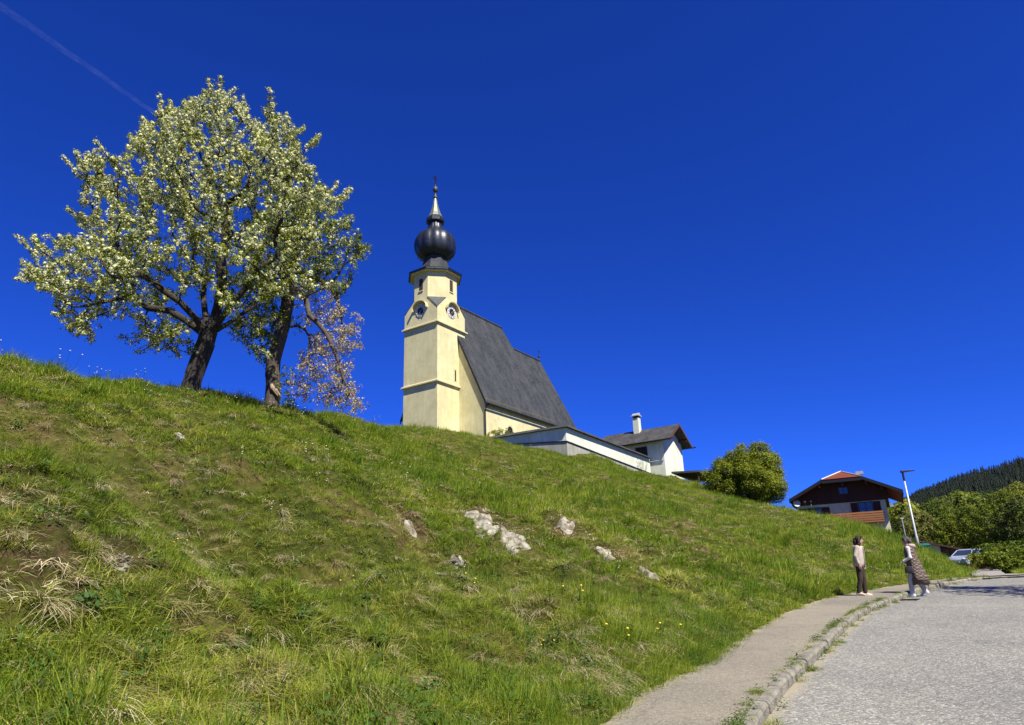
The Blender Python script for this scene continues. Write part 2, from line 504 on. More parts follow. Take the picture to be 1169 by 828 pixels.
ctl += [(-25, 5, 8.2), (-18, -8, 7.2), (-40, 5, 10), (-60, 30, 13), (-35, -22, 9), (36, 80, 5.6), (33, 75, 5.9), (39.5, 76, 5.6), (30, 90, 6), (-60, 90, 12), (-40, 120, 10), (20, 130, 9), (45, 125, 6.5)]
ctl = np.array(ctl)
def _U(r2): return np.where(r2 > 1e-9, r2 * np.log(np.maximum(r2, 1e-9)) * .5, 0)
_n = len(ctl)
_D = ((ctl[:, None, :2] - ctl[None, :, :2]) ** 2).sum(-1)
_A = np.zeros((_n + 3, _n + 3))
_A[:_n, :_n] = _U(_D) + np.eye(_n) * .3
_A[:_n, _n] = 1; _A[:_n, _n + 1:] = ctl[:, :2]
_A[_n, :_n] = 1; _A[_n + 1:, :_n] = ctl[:, :2].T
_w = np.linalg.solve(_A, np.concatenate([ctl[:, 2], np.zeros(3)]))
def tps(x, y):
    out = np.empty(x.shape)
    for i in range(0, len(x), 20000):
        xx, yy = x[i:i + 20000], y[i:i + 20000]
        r2 = (xx[:, None] - ctl[None, :, 0]) ** 2 + (yy[:, None] - ctl[None, :, 1]) ** 2
        out[i:i + 20000] = _U(r2) @ _w[:_n] + _w[_n] + _w[_n + 1] * xx + _w[_n + 2] * yy
    return out
def sstep(t): t = np.clip(t, 0, 1); return t * t * (3 - 2 * t)
_rs = np.random.RandomState(5)
_waves = [(k, _rs.uniform(0, 6.28), _rs.uniform(0, 6.28)) for k in np.geomspace(.5, 4.2, 26)]
def bumps(x, y):
    z = np.zeros(x.shape)
    for k, th, ph in _waves:
        z += np.sin((x * math.cos(th) + y * math.sin(th)) * k + ph + 1.3 * np.sin((x * math.sin(th) - y * math.cos(th)) * k * .45 + ph * 2)) * .075 / k ** .8
    return z
def hill_z(x, y, with_bumps=True):
    x = np.asarray(x, float).ravel(); y = np.asarray(y, float).ravel()
    d = sdist(x, y)
    g = ground_z(x, y)
    w = sstep(d / .9)
    z = g * (1 - w) + tps(x, y) * w
    if with_bumps:
        q = np.hypot(x, y)
        z = z + bumps(x, y) * sstep((d - .3) / 2.5) * np.clip(1.35 - q / 17, .3, 1) * (1 + 1.3 * np.exp(-((d - 7) / 4.5) ** 2))
    return np.where(d < 0, g - .14 - .2 * np.minimum(-d, 1.5), z)
def hz(x, y): return float(hill_z([x], [y])[0])
# ------------------------------------------------------------------ ground materials
def soil_mat():
    mt, nt, out = nmat('hillside_soil')
    co = coords(nt, 'pos')
    c = ramp(nt, noise(nt, co, .55, 6, .65), [(.3, (.03, .042, .007)), (.5, (.06, .072, .012)), (.62, (.11, .09, .034)), (.78, (.07, .04, .017))])
    c2 = ramp(nt, noise(nt, co, 5.0, 6, .7), [(.35, (.5, .45, .35)), (.65, (1.2, 1.15, 1.0))])
    c = mixc(nt, 1.0, c, c2, 'MULTIPLY')
    ea = N(nt, 'ShaderNodeAttribute', attribute_name='earth')
    ec = ramp(nt, noise(nt, co, 3.0, 6, .7), [(.3, (.016, .010, .005)), (.5, (.045, .026, .011)), (.7, (.12, .085, .04))])
    er_ = N(nt, 'ShaderNodeMath', operation='MULTIPLY'); nt.links.new(ea.outputs['Fac'], er_.inputs[0])
    nt.links.new(ramp(nt, noise(nt, co, 6.5, 5, .7), [(.38, (.15, .15, .15)), (.6, (1, 1, 1))]), er_.inputs[1])
    c = mixc(nt, er_.outputs[0], c, ec)
    b = N(nt, 'ShaderNodeBsdfPrincipled'); b.inputs['Roughness'].default_value = .95; b.inputs['Specular IOR Level'].default_value = .1
    nt.links.new(c, b.inputs['Base Color'])
    bp = N(nt, 'ShaderNodeBump'); bp.inputs['Strength'].default_value = 1; bp.inputs['Distance'].default_value = .08
    nt.links.new(noise(nt, co, 7, 6, .7), bp.inputs['Height']); nt.links.new(bp.outputs[0], b.inputs['Normal'])
    nt.links.new(b.outputs[0], out.inputs[0])
    return mt
M['soil'] = soil_mat()

def asphalt_mat(name, base, light, dark, grain, worn, edge=None):
    mt, nt, out = nmat(name)
    co = coords(nt, 'pos')
    vo = N(nt, 'ShaderNodeTexVoronoi'); vo.inputs['Scale'].default_value = grain
    nt.links.new(co, vo.inputs['Vector'])
    sep = N(nt, 'ShaderNodeSeparateColor'); nt.links.new(vo.outputs['Color'], sep.inputs[0])
    c = ramp(nt, sep.outputs[0], [(.0, dark), (.45, base), (.75, base), (1.0, light)])
    big = ramp(nt, noise(nt, co, .45, 6, .65), [(.3, (.82, .82, .84)), (.7, (1.18, 1.16, 1.12))])
    c = mixc(nt, 1.0, c, big, 'MULTIPLY')
    blot = ramp(nt, noise(nt, co, 2.6, 5, .6), [(.58, (0, 0, 0)), (.75, (.5, .5, .5))])
    c = mixc(nt, blot, c, worn)
    ve = N(nt, 'ShaderNodeTexVoronoi', feature='DISTANCE_TO_EDGE'); ve.inputs['Scale'].default_value = .42
    wv = N(nt, 'ShaderNodeVectorMath', operation='ADD'); wn2 = N(nt, 'ShaderNodeTexNoise'); wn2.inputs['Scale'].default_value = 1.3; wn2.inputs['Detail'].default_value = 5
    nt.links.new(co, wn2.inputs['Vector']); nt.links.new(co, wv.inputs[0]); nt.links.new(wn2.outputs['Color'], wv.inputs[1]); nt.links.new(wv.outputs[0], ve.inputs['Vector'])
    ck_ = ramp(nt, ve.outputs['Distance'], [(.0, (.28, .28, .28)), (.012, (0, 0, 0))])
    c = mixc(nt, ck_, c, tuple(x * .5 for x in dark))
    if edge:
        a = N(nt, 'ShaderNodeAttribute', attribute_name='edge')
        ad = N(nt, 'ShaderNodeMath', operation='ADD'); nt.links.new(a.outputs['Fac'], ad.inputs[0])
        nz = noise(nt, co, 1.7, 6, .7)
        sb = N(nt, 'ShaderNodeMath', operation='MULTIPLY_ADD'); sb.inputs[1].default_value = .9; sb.inputs[2].default_value = -.45
        nt.links.new(nz, sb.inputs[0]); nt.links.new(sb.outputs[0], ad.inputs[1])
        e = ramp(nt, ad.outputs[0], [(.5, (0, 0, 0)), (.85, (.95, .95, .95))])
        c = mixc(nt, e, c, edge)
    b = N(nt, 'ShaderNodeBsdfPrincipled'); b.inputs['Roughness'].default_value = .85; b.inputs['Specular IOR Level'].default_value = .25
    nt.links.new(c, b.inputs['Base Color'])
    bp = N(nt, 'ShaderNodeBump'); bp.inputs['Strength'].default_value = .6; bp.inputs['Distance'].default_value = .012
    nt.links.new(vo.outputs['Distance'], bp.inputs['Height']); bp.invert = True
    nt.links.new(bp.outputs[0], b.inputs['Normal'])
    nt.links.new(b.outputs[0], out.inputs[0])
    return mt
M['asphalt'] = asphalt_mat('road_asphalt', (.20, .193, .16), (.39, .38, .32), (.11, .105, .09), 46, (.25, .24, .195), (.28, .24, .16))
M['path'] = asphalt_mat('pavement_asphalt', (.225, .20, .145), (.32, .29, .22), (.13, .115, .08), 75, (.29, .25, .17), (.35, .285, .17))
M['gravel'] = asphalt_mat('driveway_gravel', (.26, .24, .2), (.34, .32, .28), (.18, .16, .13), 30, (.28, .25, .2))
M['kerb'] = simple('kerb_granite', [(.25, (.095, .09, .062)), (.5, (.215, .195, .145)), (.8, (.32, .295, .225))], 6, .9, 1.0, 22, kind='pos')

# ------------------------------------------------------------------ ground sheet and hillside
def grid_mesh(name, xs, ys, zf):
    X, Y = np.meshgrid(xs, ys)
    Z = zf(X.ravel(), Y.ravel())
    V = np.stack([X.ravel(), Y.ravel(), Z], 1)
    nx, ny = len(xs), len(ys)
    i = (np.arange(ny - 1)[:, None] * nx + np.arange(nx - 1)[None, :]).ravel()
    Q = np.stack([i, i + 1, i + nx + 1, i + nx], 1)
    return V, Q
gx = np.concatenate([-np.geomspace(4000, 40, 22), np.arange(-36, 80, 4), np.geomspace(80, 4000, 22)])
gy = np.concatenate([-np.geomspace(4000, 40, 22), np.arange(-36, 130, 4), np.geomspace(130, 4000, 22)])
def under_z(x, y):
    g = ground_z(x, y)
    return np.clip(g, -6, 7) - .45
V, Q = grid_mesh('ground', gx, gy, under_z)
go = link('ground', np_mesh('ground', V, Q), M['soil'], None, True)
tag(go, kind='structure')

hx = np.concatenate([np.arange(-70, -30, 1.2), np.arange(-30, -16, .32), np.arange(-16, 10, .15), np.arange(10, 34, .32), np.arange(34, 72, .7)])
hy = np.concatenate([np.arange(-26, 0, .8), np.arange(0, 2, .32), np.arange(2, 22, .15), np.arange(22, 62, .32), np.arange(62, 132, .7)])
V, Q = grid_mesh('hillside', hx, hy, lambda x, y: hill_z(x, y))
dd = sdist(V[:, 0], V[:, 1])
# tussocks and little slips
tus = np.array([mnoise.fractal(Vector((p[0] * 1.7, p[1] * 1.7, 2.2)), .75, 2.1, 4) if 0 < d_ < 34 and p[1] < 70 and p[0] > -32 else 0.0 for p, d_ in zip(V, dd)])
V[:, 2] += tus * .25 * np.clip(dd / 2.0, 0, 1) * np.clip(1.3 - np.hypot(V[:, 0], V[:, 1]) / 80, .3, 1)
keep = (dd[Q] > -1.2).any(1)
used = np.unique(Q[keep]); remap = np.full(len(V), -1); remap[used] = np.arange(len(used))
HV, HQ = V[used], remap[Q[keep]]
hill = link('hillside', np_mesh('hillside', HV, HQ), M['soil'], None, True)
tag(hill, kind='structure')
HBVH = BVHTree.FromPolygons([tuple(v) for v in HV], [tuple(q) for q in HQ])
SCARS = [(140, 632, .95), (60, 636, 1.0), (20, 646, .6), (575, 605, 1.3), (548, 585, .7), (645, 600, .8), (690, 630, .7), (738, 660, .6), (470, 600, .7), (700, 792, .5), (660, 815, .5), (400, 740, .35)]
def hit(u, v):
    d = Vector(ray(u, v)).normalized(); o = Vector(cC)
    return HBVH.ray_cast(o + d * 1.0, d)[0]
scar_w = [hit(u, v) for u, v, s_ in SCARS]
def bareness(x, y):
    b_ = np.zeros(len(x))
    for p, (u, v, s_) in zip(scar_w, SCARS):
        if p is None: continue
        R_ = s_ * max(.5, p.length / 17)
        b_ = np.maximum(b_, np.exp(-((x - p.x) ** 2 + (y - p.y) ** 2) / (R_ * .55) ** 2))
    return b_
OUTC = [((538, 581), (608, 635), .55), ((636, 595), (660, 609), .36), ((686, 626), (702, 640), .32), ((735, 654), (750, 667), .24), ((519, 640), (525, 650), .16), ((462, 601), (474, 609), .18)]
outc_w = [(hit(*a_), hit(*b_), w_) for a_, b_, w_ in OUTC]
def rockness(x, y):
    b_ = np.zeros(len(x))
    for a_, c_, w_ in outc_w:
        d_ = np.array([c_.x - a_.x, c_.y - a_.y]); L2 = d_ @ d_
        t_ = np.clip(((x - a_.x) * d_[0] + (y - a_.y) * d_[1]) / L2, 0, 1)
        b_ = np.maximum(b_, np.exp(-((x - a_.x - t_ * d_[0]) ** 2 + (y - a_.y - t_ * d_[1]) ** 2) / (w_ * .9) ** 2))
    return b_
ea_ = hill.data.attributes.new('earth', 'FLOAT', 'POINT')
ea_.data.foreach_set('value', np.clip(bareness(HV[:, 0], HV[:, 1]) * 1.3, 0, 1).astype(np.float32))
def drop(x, y, up=200):
    h = HBVH.ray_cast(Vector((x, y, up)), Vector((0, 0, -1)))
    return (h[0].z, h[1]) if h[0] is not None else (float(ground_z(x, y)), Vector((0, 0, 1)))

# ------------------------------------------------------------------ pavement, kerb, road
KERB_PX = [(847, 828), (880, 783), (921, 746), (965, 707), (991, 692), (1021, 681), (1060.5, 668.8), (1117, 658)]
_k = [plane_at(*q)[:2] for q in KERB_PX]
KERB = np.array([(-2.6, -16), (-1.9, -8), (-.9, -1.5), (.35, 3.2)] + [tuple(q) for q in _k] + [(19.6, 27.6), (24, 28.4), (32, 29.0), (45, 29.5), (70, 30)])
KS = resample(KERB, .5)
def normals2(P):
    T = np.gradient(P, axis=0); T /= np.linalg.norm(T, axis=1)[:, None]
    return np.stack([T[:, 1], -T[:, 0]], 1)           # to the right
KN = normals2(KS)
def strip(name, A, B, ncol, zf, mat, edge=None):
    """ruled sheet between two polylines with same count"""
    n = len(A)
    w = np.linspace(0, 1, ncol)
    P = A[:, None, :] * (1 - w)[None, :, None] + B[:, None, :] * w[None, :, None]
    P = P.reshape(-1, 2)
    V = np.stack([P[:, 0], P[:, 1], zf(P[:, 0], P[:, 1])], 1)
    i = (np.arange(n - 1)[:, None] * ncol + np.arange(ncol - 1)[None, :]).ravel()
    Q = np.stack([i, i + ncol, i + ncol + 1, i + 1], 1)[:, ::-1]
    at_ = None
    if edge is not None:
        at_ = [('edge', np.tile(edge(w), n), 'POINT')]
    o = link(name, np_mesh(name, V, Q, at_), mat, None, True)
    return tag(o, kind='structure')
KERB_W = .135
ROAD_DROP = .095
ri = KS + KN * (KERB_W - .01)
ro = KS + KN * (6.9 + .6 * np.sin(np.arange(len(KS)) * .13))[:, None]
strip('road', ri, ro, 24, lambda x, y: ground_z(x, y) - ROAD_DROP, M['asphalt'], lambda w: np.maximum(np.clip(1 - w * 14, 0, 1), np.clip((w - .93) * 14, 0, 1)) * .8)
# road verge on the far side: earth and grass running out to the ground sheet
vo_ = KS + KN * 16.0
strip('verge', ro - KN * .25, vo_, 12, lambda x, y: ground_z(x, y) - ROAD_DROP - .02 + .0 * x, M['soil'])
# pavement : from the kerb back to under the grass edge
sel = KS[:, 0] < 17.6
PK = KS[sel] + KN[sel] * .015
# matching points on the hill edge
ES = resample(EDGE, .3)
pe = []
for p, nrm in zip(KS[sel], KN[sel]):
    r = ES - p
    lat = r @ np.array([-nrm[1], nrm[0]]); dist = -(r @ nrm)
    k = np.argmin(np.abs(lat) + np.where(dist < 0, 50, 0) + np.where(dist > 6, 50, 0))
    pe.append(ES[k])
pe = np.array(pe)
for _ in range(6):
    pe[1:-1] = (pe[:-2] + 2 * pe[1:-1] + pe[2:]) / 4
dirp = pe - PK; dirp /= np.maximum(np.linalg.norm(dirp, axis=1), .05)[:, None]
strip('pavement', pe + dirp * .35, PK, 12, lambda x, y: ground_z(x, y) + .012, M['path'], lambda w: np.clip(.95 - w * 2.0, 0, 1) + np.clip((w - .82) * 2.2, 0, .35))
# kerb stones: long granite blocks with joints
rk = random.Random(3)
kb = MB()
s_acc = 0
i0 = 0
cum = np.concatenate([[0], np.cumsum(np.linalg.norm(np.diff(KS, axis=0), axis=1))])
def kpt(s, off):
    x = np.interp(s, cum, KS[:, 0]); y = np.interp(s, cum, KS[:, 1])
    nx = np.interp(s, cum, KN[:, 0]); ny = np.interp(s, cum, KN[:, 1])
    return x + nx * off, y + ny * off
s = 2.0
SEND = float(np.interp(21.0, KS[:, 0], cum))
while s < SEND:
    L_ = rk.uniform(.75, 1.15)
    sub = 3
    dz = rk.uniform(-.012, .012); do = rk.uniform(-.012, .012)
    rows = []
    for q in range(sub + 1):
        ss = s + .012 + (L_ - .024) * q / sub
        low = np.clip((ss - SEND + 9) / 6, 0, 1) * .055
        a = kpt(ss, 0 + do); b = kpt(ss, KERB_W + do + rk.uniform(-.008, .008))
        ga = float(ground_z(*a)); gb = float(ground_z(*b))
        zt = .025 + dz - low
        rows.append([(a[0], a[1], ga - .1), (a[0], a[1], ga + zt), (a[0] * .88 + b[0] * .12, a[1] * .88 + b[1] * .12, ga + zt + .012),
                     (a[0] * .18 + b[0] * .82, a[1] * .18 + b[1] * .82, gb + zt + .008), (b[0], b[1], gb + zt - .025), (b[0], b[1], gb - ROAD_DROP - .05)])
    vs_ = [p for r_ in rows for p in r_]
    fs = []
    for q in range(sub):
        for e in range(5):
            fs.append((q * 6 + e, q * 6 + e + 1, (q + 1) * 6 + e + 1, (q + 1) * 6 + e))
    fs.append(tuple(range(5, -1, -1))); fs.append(tuple(sub * 6 + e for e in range(6)))
    kb.add(vs_, fs)
    s += L_
tag(kb.build('kerb', M['kerb']), kind='structure')
# driveway up to the garage
DR = resample(np.array([(18.3, 28.0), (20.5, 31.5), (25.2, 39), (31.5, 48), (38.2, 59), (43.5, 70), (47, 80)]), 1.0)
DN = normals2(DR)
strip('driveway', DR - DN * .6, DR + DN * np.linspace(.5, 1.8, len(DR))[:, None], 8, lambda x, y: ground_z(x, y) + .02, M['gravel'])
fs_ = strip('forecourt', np.array([(17.4, 27.1), (18.2, 27.4), (19.2, 27.7), (20.2, 28.0)]), np.array([(17.9, 28.4), (18.6, 29.2), (19.4, 29.8), (20.3, 29.9)]), 5, lambda x, y: ground_z(x, y) + .016, M['gravel'])
sl_k = (KS[:, 0] > 16.9) & (KS[:, 0] < 48)
strip('shoulder', KS[sl_k] - KN[sl_k] * np.linspace(1.5, 16, sl_k.sum())[:, None], KS[sl_k] + KN[sl_k] * .18, 10, lambda x, y: ground_z(x, y) - .035, M['soil'])
# small iron road drain by the kerb
dp = plane_at(1024, 681)
dr_ = MB()
ks_ = float(cum[np.argmin(np.linalg.norm(KS - dp[:2], axis=1))])
b0 = kpt(ks_, KERB_W + .24); b1 = kpt(ks_ + .3, KERB_W + .24)
ang = math.atan2(b1[1] - b0[1], b1[0] - b0[0])
drain = empty('road_drain', (b0[0], b0[1], float(ground_z(*b0)) - ROAD_DROP + .004), ang, 'small dark iron drain grating beside the kerb near the walkers', 'drain')
g = MB().box(-.26, .26, -.2, -.15, 0, .02).box(-.26, .26, .15, .2, 0, .02).box(-.26, -.21, -.15, .15, 0, .02).box(.21, .26, -.15, .15, 0, .02)
g.build('frame', M['iron'], drain)
g = MB()
for k in range(6):
    x = -.18 + k * .07
    g.box(x, x + .035, -.15, .15, 0, .016)
g.box(-.21, .21, -.15, .15, -.03, -.025)
g.build('grate', M['iron'], drain)

# ------------------------------------------------------------------ church
RZ = -CH_AZ
church = empty('church', tuple(cO), RZ, 'pale yellow village church with dark onion dome and steep slate roof on the hilltop', 'church')
c = 5.15
def octo(r, z, a0=math.pi / 8):
    R_ = r / math.cos(math.pi / 8)
    return [(R_ * math.cos(a0 + k * math.pi / 4), R_ * math.sin(a0 + k * math.pi / 4), z) for k in range(8)]
TC = Matrix.Translation((-c / 2, c / 2, 0))
h = c / 2
# square shaft, then broaches turning it into the octagon
t = MB()
t.box(-h, h, -h, h, -3.5, 13.45, TC)
zs, zo = 15.45, 17.0
sq = [(-h, -h), (h, -h), (h, h), (-h, h)]
t.box(-h, h, -h, h, 13.45, zs, TC)
tower = t.build('tower', M['yellow'], church)
ob = octo(h, zo)
# broach block: square at zs to octagon at zo
b = MB()
# octagon vertex order from 22.5 deg: 0:(+x,+y low) ...
corner_ang = {0: 45, 1: 135, 2: 225, 3: 315}
base = [(h, h, zs), (-h, h, zs), (-h, -h, zs), (h, -h, zs)]
vsb = base + ob
fsb = []
for q in range(4):
    fsb.append((q, 4 + 2 * q, 4 + 2 * q + 1))                       # triangular broach
    fsb.append((q, 4 + 2 * q + 1, 4 + (2 * q + 2) % 8, (q + 1) % 4))   # wall face
fsb.append((4, 5, 6, 7, 8, 9, 10, 11)); fsb.append((3, 2, 1, 0))
b.add(vsb, fsb, TC)
b.build('broach', M['yellow'], tower)
# grey sheet over the broaches
for q in range(4):
    b = MB()
    tri = [Vector(base[q]), Vector(ob[2 * q]), Vector(ob[2 * q + 1])]
    nrm = (tri[1] - tri[0]).cross(tri[2] - tri[0]).normalized()
    if nrm.z < 0: nrm = -nrm
    cen = (tri[0] + tri[1] + tri[2]) / 3
    tri = [p + nrm * .01 + (p - cen) * .06 for p in tri]
    b.prism(tri, nrm * .05, TC)
    b.build('broach_cover', M['leadgrey'], tower)
b = MB(); b.prism(octo(h, zo), (0, 0, 3.9), TC)
belfry = b.build('belfry', M['yellow'], tower)
# string courses and plinth
def ring(mb, r0, r1, z0, z1, z1b=None):
    """square moulding round the shaft (r0 inner, r1 outer)"""
    z1b = z1 if z1b is None else z1b
    for q in range(4):
        Mq = TC @ Matrix.Rotation(q * math.pi / 2, 4, 'Z')
        mb.hexa([(-r1, -r1, z0), (r1, -r1, z0), (r0, -r0, z0), (-r0, -r0, z0), (-r1, -r1, z1), (r1, -r1, z1), (r0, -r0, z1b), (-r0, -r0, z1b)], Mq)
for z in (6.22, 13.42):
    b = MB(); ring(b, h - .02, h + .25, z, z + .15, z + .34); b.build('string_course', M['stone'], tower)
b = MB(); ring(b, h - .02, h + .16, -3.5, .35, .5); b.build('plinth', M['yellow'], tower)
# eave, onion roof
b = MB()
b.prism(octo(h + .62, 20.55), (0, 0, .16), TC)
b.build('eave_board', M['onion'], tower)
b = MB(); b.prism(octo(h + .46, 20.38), (0, 0, .165), TC); b.build('soffit', M['stone'], tower)
roof = MB()
def octo_lathe(mb, prof, M_):
    vs_, fs = [], []
    for r, z in prof: vs_ += octo(r, z)
    for i in range(len(prof) - 1):
        for k in range(8):
            fs.append((i * 8 + k, i * 8 + (k + 1) % 8, (i + 1) * 8 + (k + 1) % 8, (i + 1) * 8 + k))
    fs.append(tuple(range(7, -1, -1))); fs.append(tuple((len(prof) - 1) * 8 + k for k in range(8)))
    mb.add(vs_, fs, M_)
octo_lathe(roof, [(h + .66, 20.72), (2.35, 21.0), (1.85, 21.4), (1.55, 22.3), (1.28, 23.75)], TC)
skirt = roof.build('roof_skirt', M['slate'], church)
o_ = MB()
prof = [(1.35, 23.25), (1.85, 23.42), (2.3, 23.8), (2.55, 24.4), (2.62, 25.1), (2.56, 25.75), (2.34, 26.3), (1.9, 26.75), (1.35, 27.05), (1.05, 27.35), (.92, 27.8), (.85, 28.4)]
# fluted onion: 8 gores with soft bulge
vs_, fs = [], []
nn = 72
for r, z in prof:
    for k in range(nn):
        tt = 2 * math.pi * k / nn
        rr = r * (1 + .06 * abs(math.sin(6 * tt)) - .045)
        vs_.append((rr * math.cos(tt), rr * math.sin(tt), z))
for i in range(len(prof) - 1):
    for k in range(nn):
        fs.append((i * nn + k, i * nn + (k + 1) % nn, (i + 1) * nn + (k + 1) % nn, (i + 1) * nn + k))
o_.add(vs_, fs, TC)
onion = o_.build('onion_dome', M['onion'], church, True)
o_ = MB(); octo_lathe(o_, [(.85, 28.35), (1.12, 28.5), (1.14, 28.85), (.86, 29.3)], TC); o_.build('collar', M['onion'], onion)
o_ = MB(); octo_lathe(o_, [(.88, 29.25), (.62, 29.9), (.42, 30.7), (.27, 31.5), (.18, 32.1)], TC); o_.build('spire', M['spire'], onion)
o_ = MB(); o_.lathe([(.18, 32.05), (.3, 32.2), (.3, 32.35), (.14, 32.45), (.12, 33.0), (.2, 33.05), (.34, 33.3), (.36, 33.5), (.28, 33.75), (.06, 33.9), (.05, 34.2)], 12, TC)
o_.build('finial', M['leadgrey'], onion, True)
o_ = MB(); o_.box(-.045, .045, -.045, .045, 34.1, 35.6, TC); o_.box(-.045, .045, -.42, .42, 35.0, 35.1, TC); o_.box(-.04, .04, -.25, .25, 35.3, 35.37, TC)
o_.build('cross', M['iron'], onion)
# belfry openings on the four cardinal faces, clocks below
def face(q): return TC @ Matrix.Rotation(q * math.pi / 2, 4, 'Z')
for q in range(4):
    Mq = face(q)                     # face looks to local -y
    w = MB()
    w.cur = 0
    w.box(-.29, .29, -h - .012, -h + .02, 18.1, 19.65, Mq)
    wn_o = w.build('window', M['louvre'], belfry)
    w = MB(); w.box(-.36, .36, -h - .1, -h, 17.98, 18.08, Mq); w.build('sill', M['stone'], wn_o)
    if q in (0, 3, 1):
        cl = MB()
        Mc = Mq @ Matrix.Translation((0, -h, 15.42)) @ Matrix.Rotation(math.pi / 2, 4, 'X') @ Matrix.Diagonal((.8, .8, 1, 1))
        cl.lathe([(.98, 0), (.98, .05), (.9, .07), (.02, .07)], 32, Mc)
        ck = cl.build('clock', M['clockw'], tower)
        d_ = MB(); d_.lathe([(.56, .068), (.56, .085), (.02, .085)], 28, Mc); d_.build('dial', M['clockd'], ck)
        d_ = MB()
        for k in range(12):
            Mk = Mc @ Matrix.Rotation(k * math.pi / 6, 4, 'Z')
            d_.box(-.045, .045, .62, .86, .068, .082, Mk)
        d_.build('numerals', M['clockd'], ck)
        d_ = MB()
        d_.box(-.05, .05, -.1, .72, .09, .105, Mc @ Matrix.Rotation(rad(-62), 4, 'Z'))
        d_.box(-.04, .04, -.12, .88, .108, .12, Mc @ Matrix.Rotation(rad(-190), 4, 'Z'))
        d_.build('hands', M['gold'], ck)
        # eyebrow hood over the clock
        hd = MB()
        prof_ = []
        for k in range(15):
            a_ = math.pi * (k / 14)
            prof_.append((-1.05 * math.cos(a_), 15.55 + .98 * math.sin(a_) ** .85))
        for k in range(14):
            (xa, za), (xb, zb) = prof_[k], prof_[k + 1]
            hd.hexa([(xa, -h - .42, za), (xb, -h - .42, zb), (xb, -h + .05, zb), (xa, -h + .05, za),
                     (xa * 1.1, -h - .46, za + .1), (xb * 1.1, -h - .46, zb + .1), (xb * 1.1, -h + .05, zb + .1), (xa * 1.1, -h + .05, za + .1)], Mq)
        hd.build('clock_hood', M['stone'], ck)
# slit window in the valley face
b = MB(); b.box(-.01, .02, 3.1, 3.35, 6.95, 8.2); sl = b.build('slit_window', M['dark'], tower)
b = MB(); b.box(.001, .05, 2.98, 3.1, 6.9, 8.3).box(.001, .05, 3.35, 3.47, 6.9, 8.3).box(.001, .06, 2.98, 3.47, 8.3, 8.4); b.build('frame', M['stone'], sl)

# nave (local x = n, y = a)
xc, hw = -2.5, 6.2
NA0, NA1 = 3.9, 19.0
rz, pit = 18.35, 2.2
def zroof(n): return rz - pit * abs(n - xc)
ztop = zroof(xc + hw) - .25
poly = [(xc - hw, NA0, -4), (xc + hw, NA0, -4), (xc + hw, NA0, ztop), (xc, NA0, rz - .3), (xc - hw, NA0, ztop)]
# walls: full box + west gable
nv = MB()
nv.prism(poly, (0, .55, 0))
nv.box(xc + hw - .6, xc + hw, NA0 + .55, NA1, -4, ztop)
nv.box(xc - hw, xc - hw + .6, NA0 + .55, NA1, -4, ztop)
nv.box(xc - hw + .6, xc + hw - .6, NA1 - .6, NA1, -4, ztop)
nave = nv.build('nave', M['yellow'], church)
ov = .42
def slab(mb, P, th):
    """roof slab: quad P with thickness th downwards along normal"""
    P = [Vector(p) for p in P]
    nrm = (P[1] - P[0]).cross(P[2] - P[0]).normalized()
    if nrm.z > 0: nrm = -nrm
    mb.prism(P, nrm * th)
rf = MB()
y0, y1r, y1e = NA0 - .22, 16.5, NA1 + .35
for sgn in (1, -1):
    ne = xc + sgn * (hw + ov); ze = zroof(ne)
    slab(rf, [(xc, y0, rz), (ne, y0, ze), (ne, y1e, ze), (xc, y1r, rz)], .22)
slab(rf, [(xc, y1r, rz), (xc + hw + ov, y1e, zroof(xc + hw + ov)), (xc - hw - ov, y1e, zroof(xc + hw + ov))], .2)
nroof = rf.build('roof', M['slate'], church)
b = MB(); b.tube([(xc, y0, rz + .02), (xc, y1r, rz + .02)], .13, 8); b.build('ridge_cap', M['leadgrey'], nroof)
# choir
xh, cr_ = 5.4, 16.0
CA0, CA1 = NA1, 27.5
zc = cr_ - pit * xh
ch = MB(); ch.prism([(xc - xh + .4, CA0, -4), (xc + xh - .4, CA0, -4), (xc + xh - .4, CA1 - .4, -4), (xc + 2.2, CA1 + 3.0, -4), (xc - 2.2, CA1 + 3.0, -4), (xc - xh + .4, CA1 - .4, -4)], (0, 0, 4 + zc + .6))
ch.build('choir', M['yellow'], church)
cf = MB()
cr0 = 17.0
A_, B_ = (xc, cr0, cr_), (xc, 26.3, cr_)
E = [(xc + xh, NA1 - .5, zc), (xc + xh, CA1, zc), (xc + 2.5, CA1 + 3.4, zc), (xc - 2.5, CA1 + 3.4, zc), (xc - xh, CA1, zc), (xc - xh, NA1 - .5, zc)]
slab(cf, [A_, E[0], E[1], B_], .2); slab(cf, [A_, B_, E[4], E[5]], .2)
slab(cf, [B_, E[1], E[2]], .2); slab(cf, [B_, E[2], E[3]], .2); slab(cf, [B_, E[3], E[4]], .2)
croof = cf.build('roof', M['slate'], church)
b = MB(); b.tube([(xc, 16.9, cr_ + .02), (xc, 26.3, cr_ + .02)], .12, 8); b.build('ridge_cap', M['leadgrey'], croof)
b = MB(); b.tube([(xc, 26.25, cr_), (xc, 26.25, cr_ + .55), (xc, 26.25, cr_ + 1.9)], [.12, .05, .035], 8); b.ball((xc, 26.25, cr_ + .62), .17, 6); b.box(xc - .03, xc + .03, 26.25 - .3, 26.25 + .3, cr_ + 1.4, cr_ + 1.47)
b.build('roof_cross', M['iron'], croof)
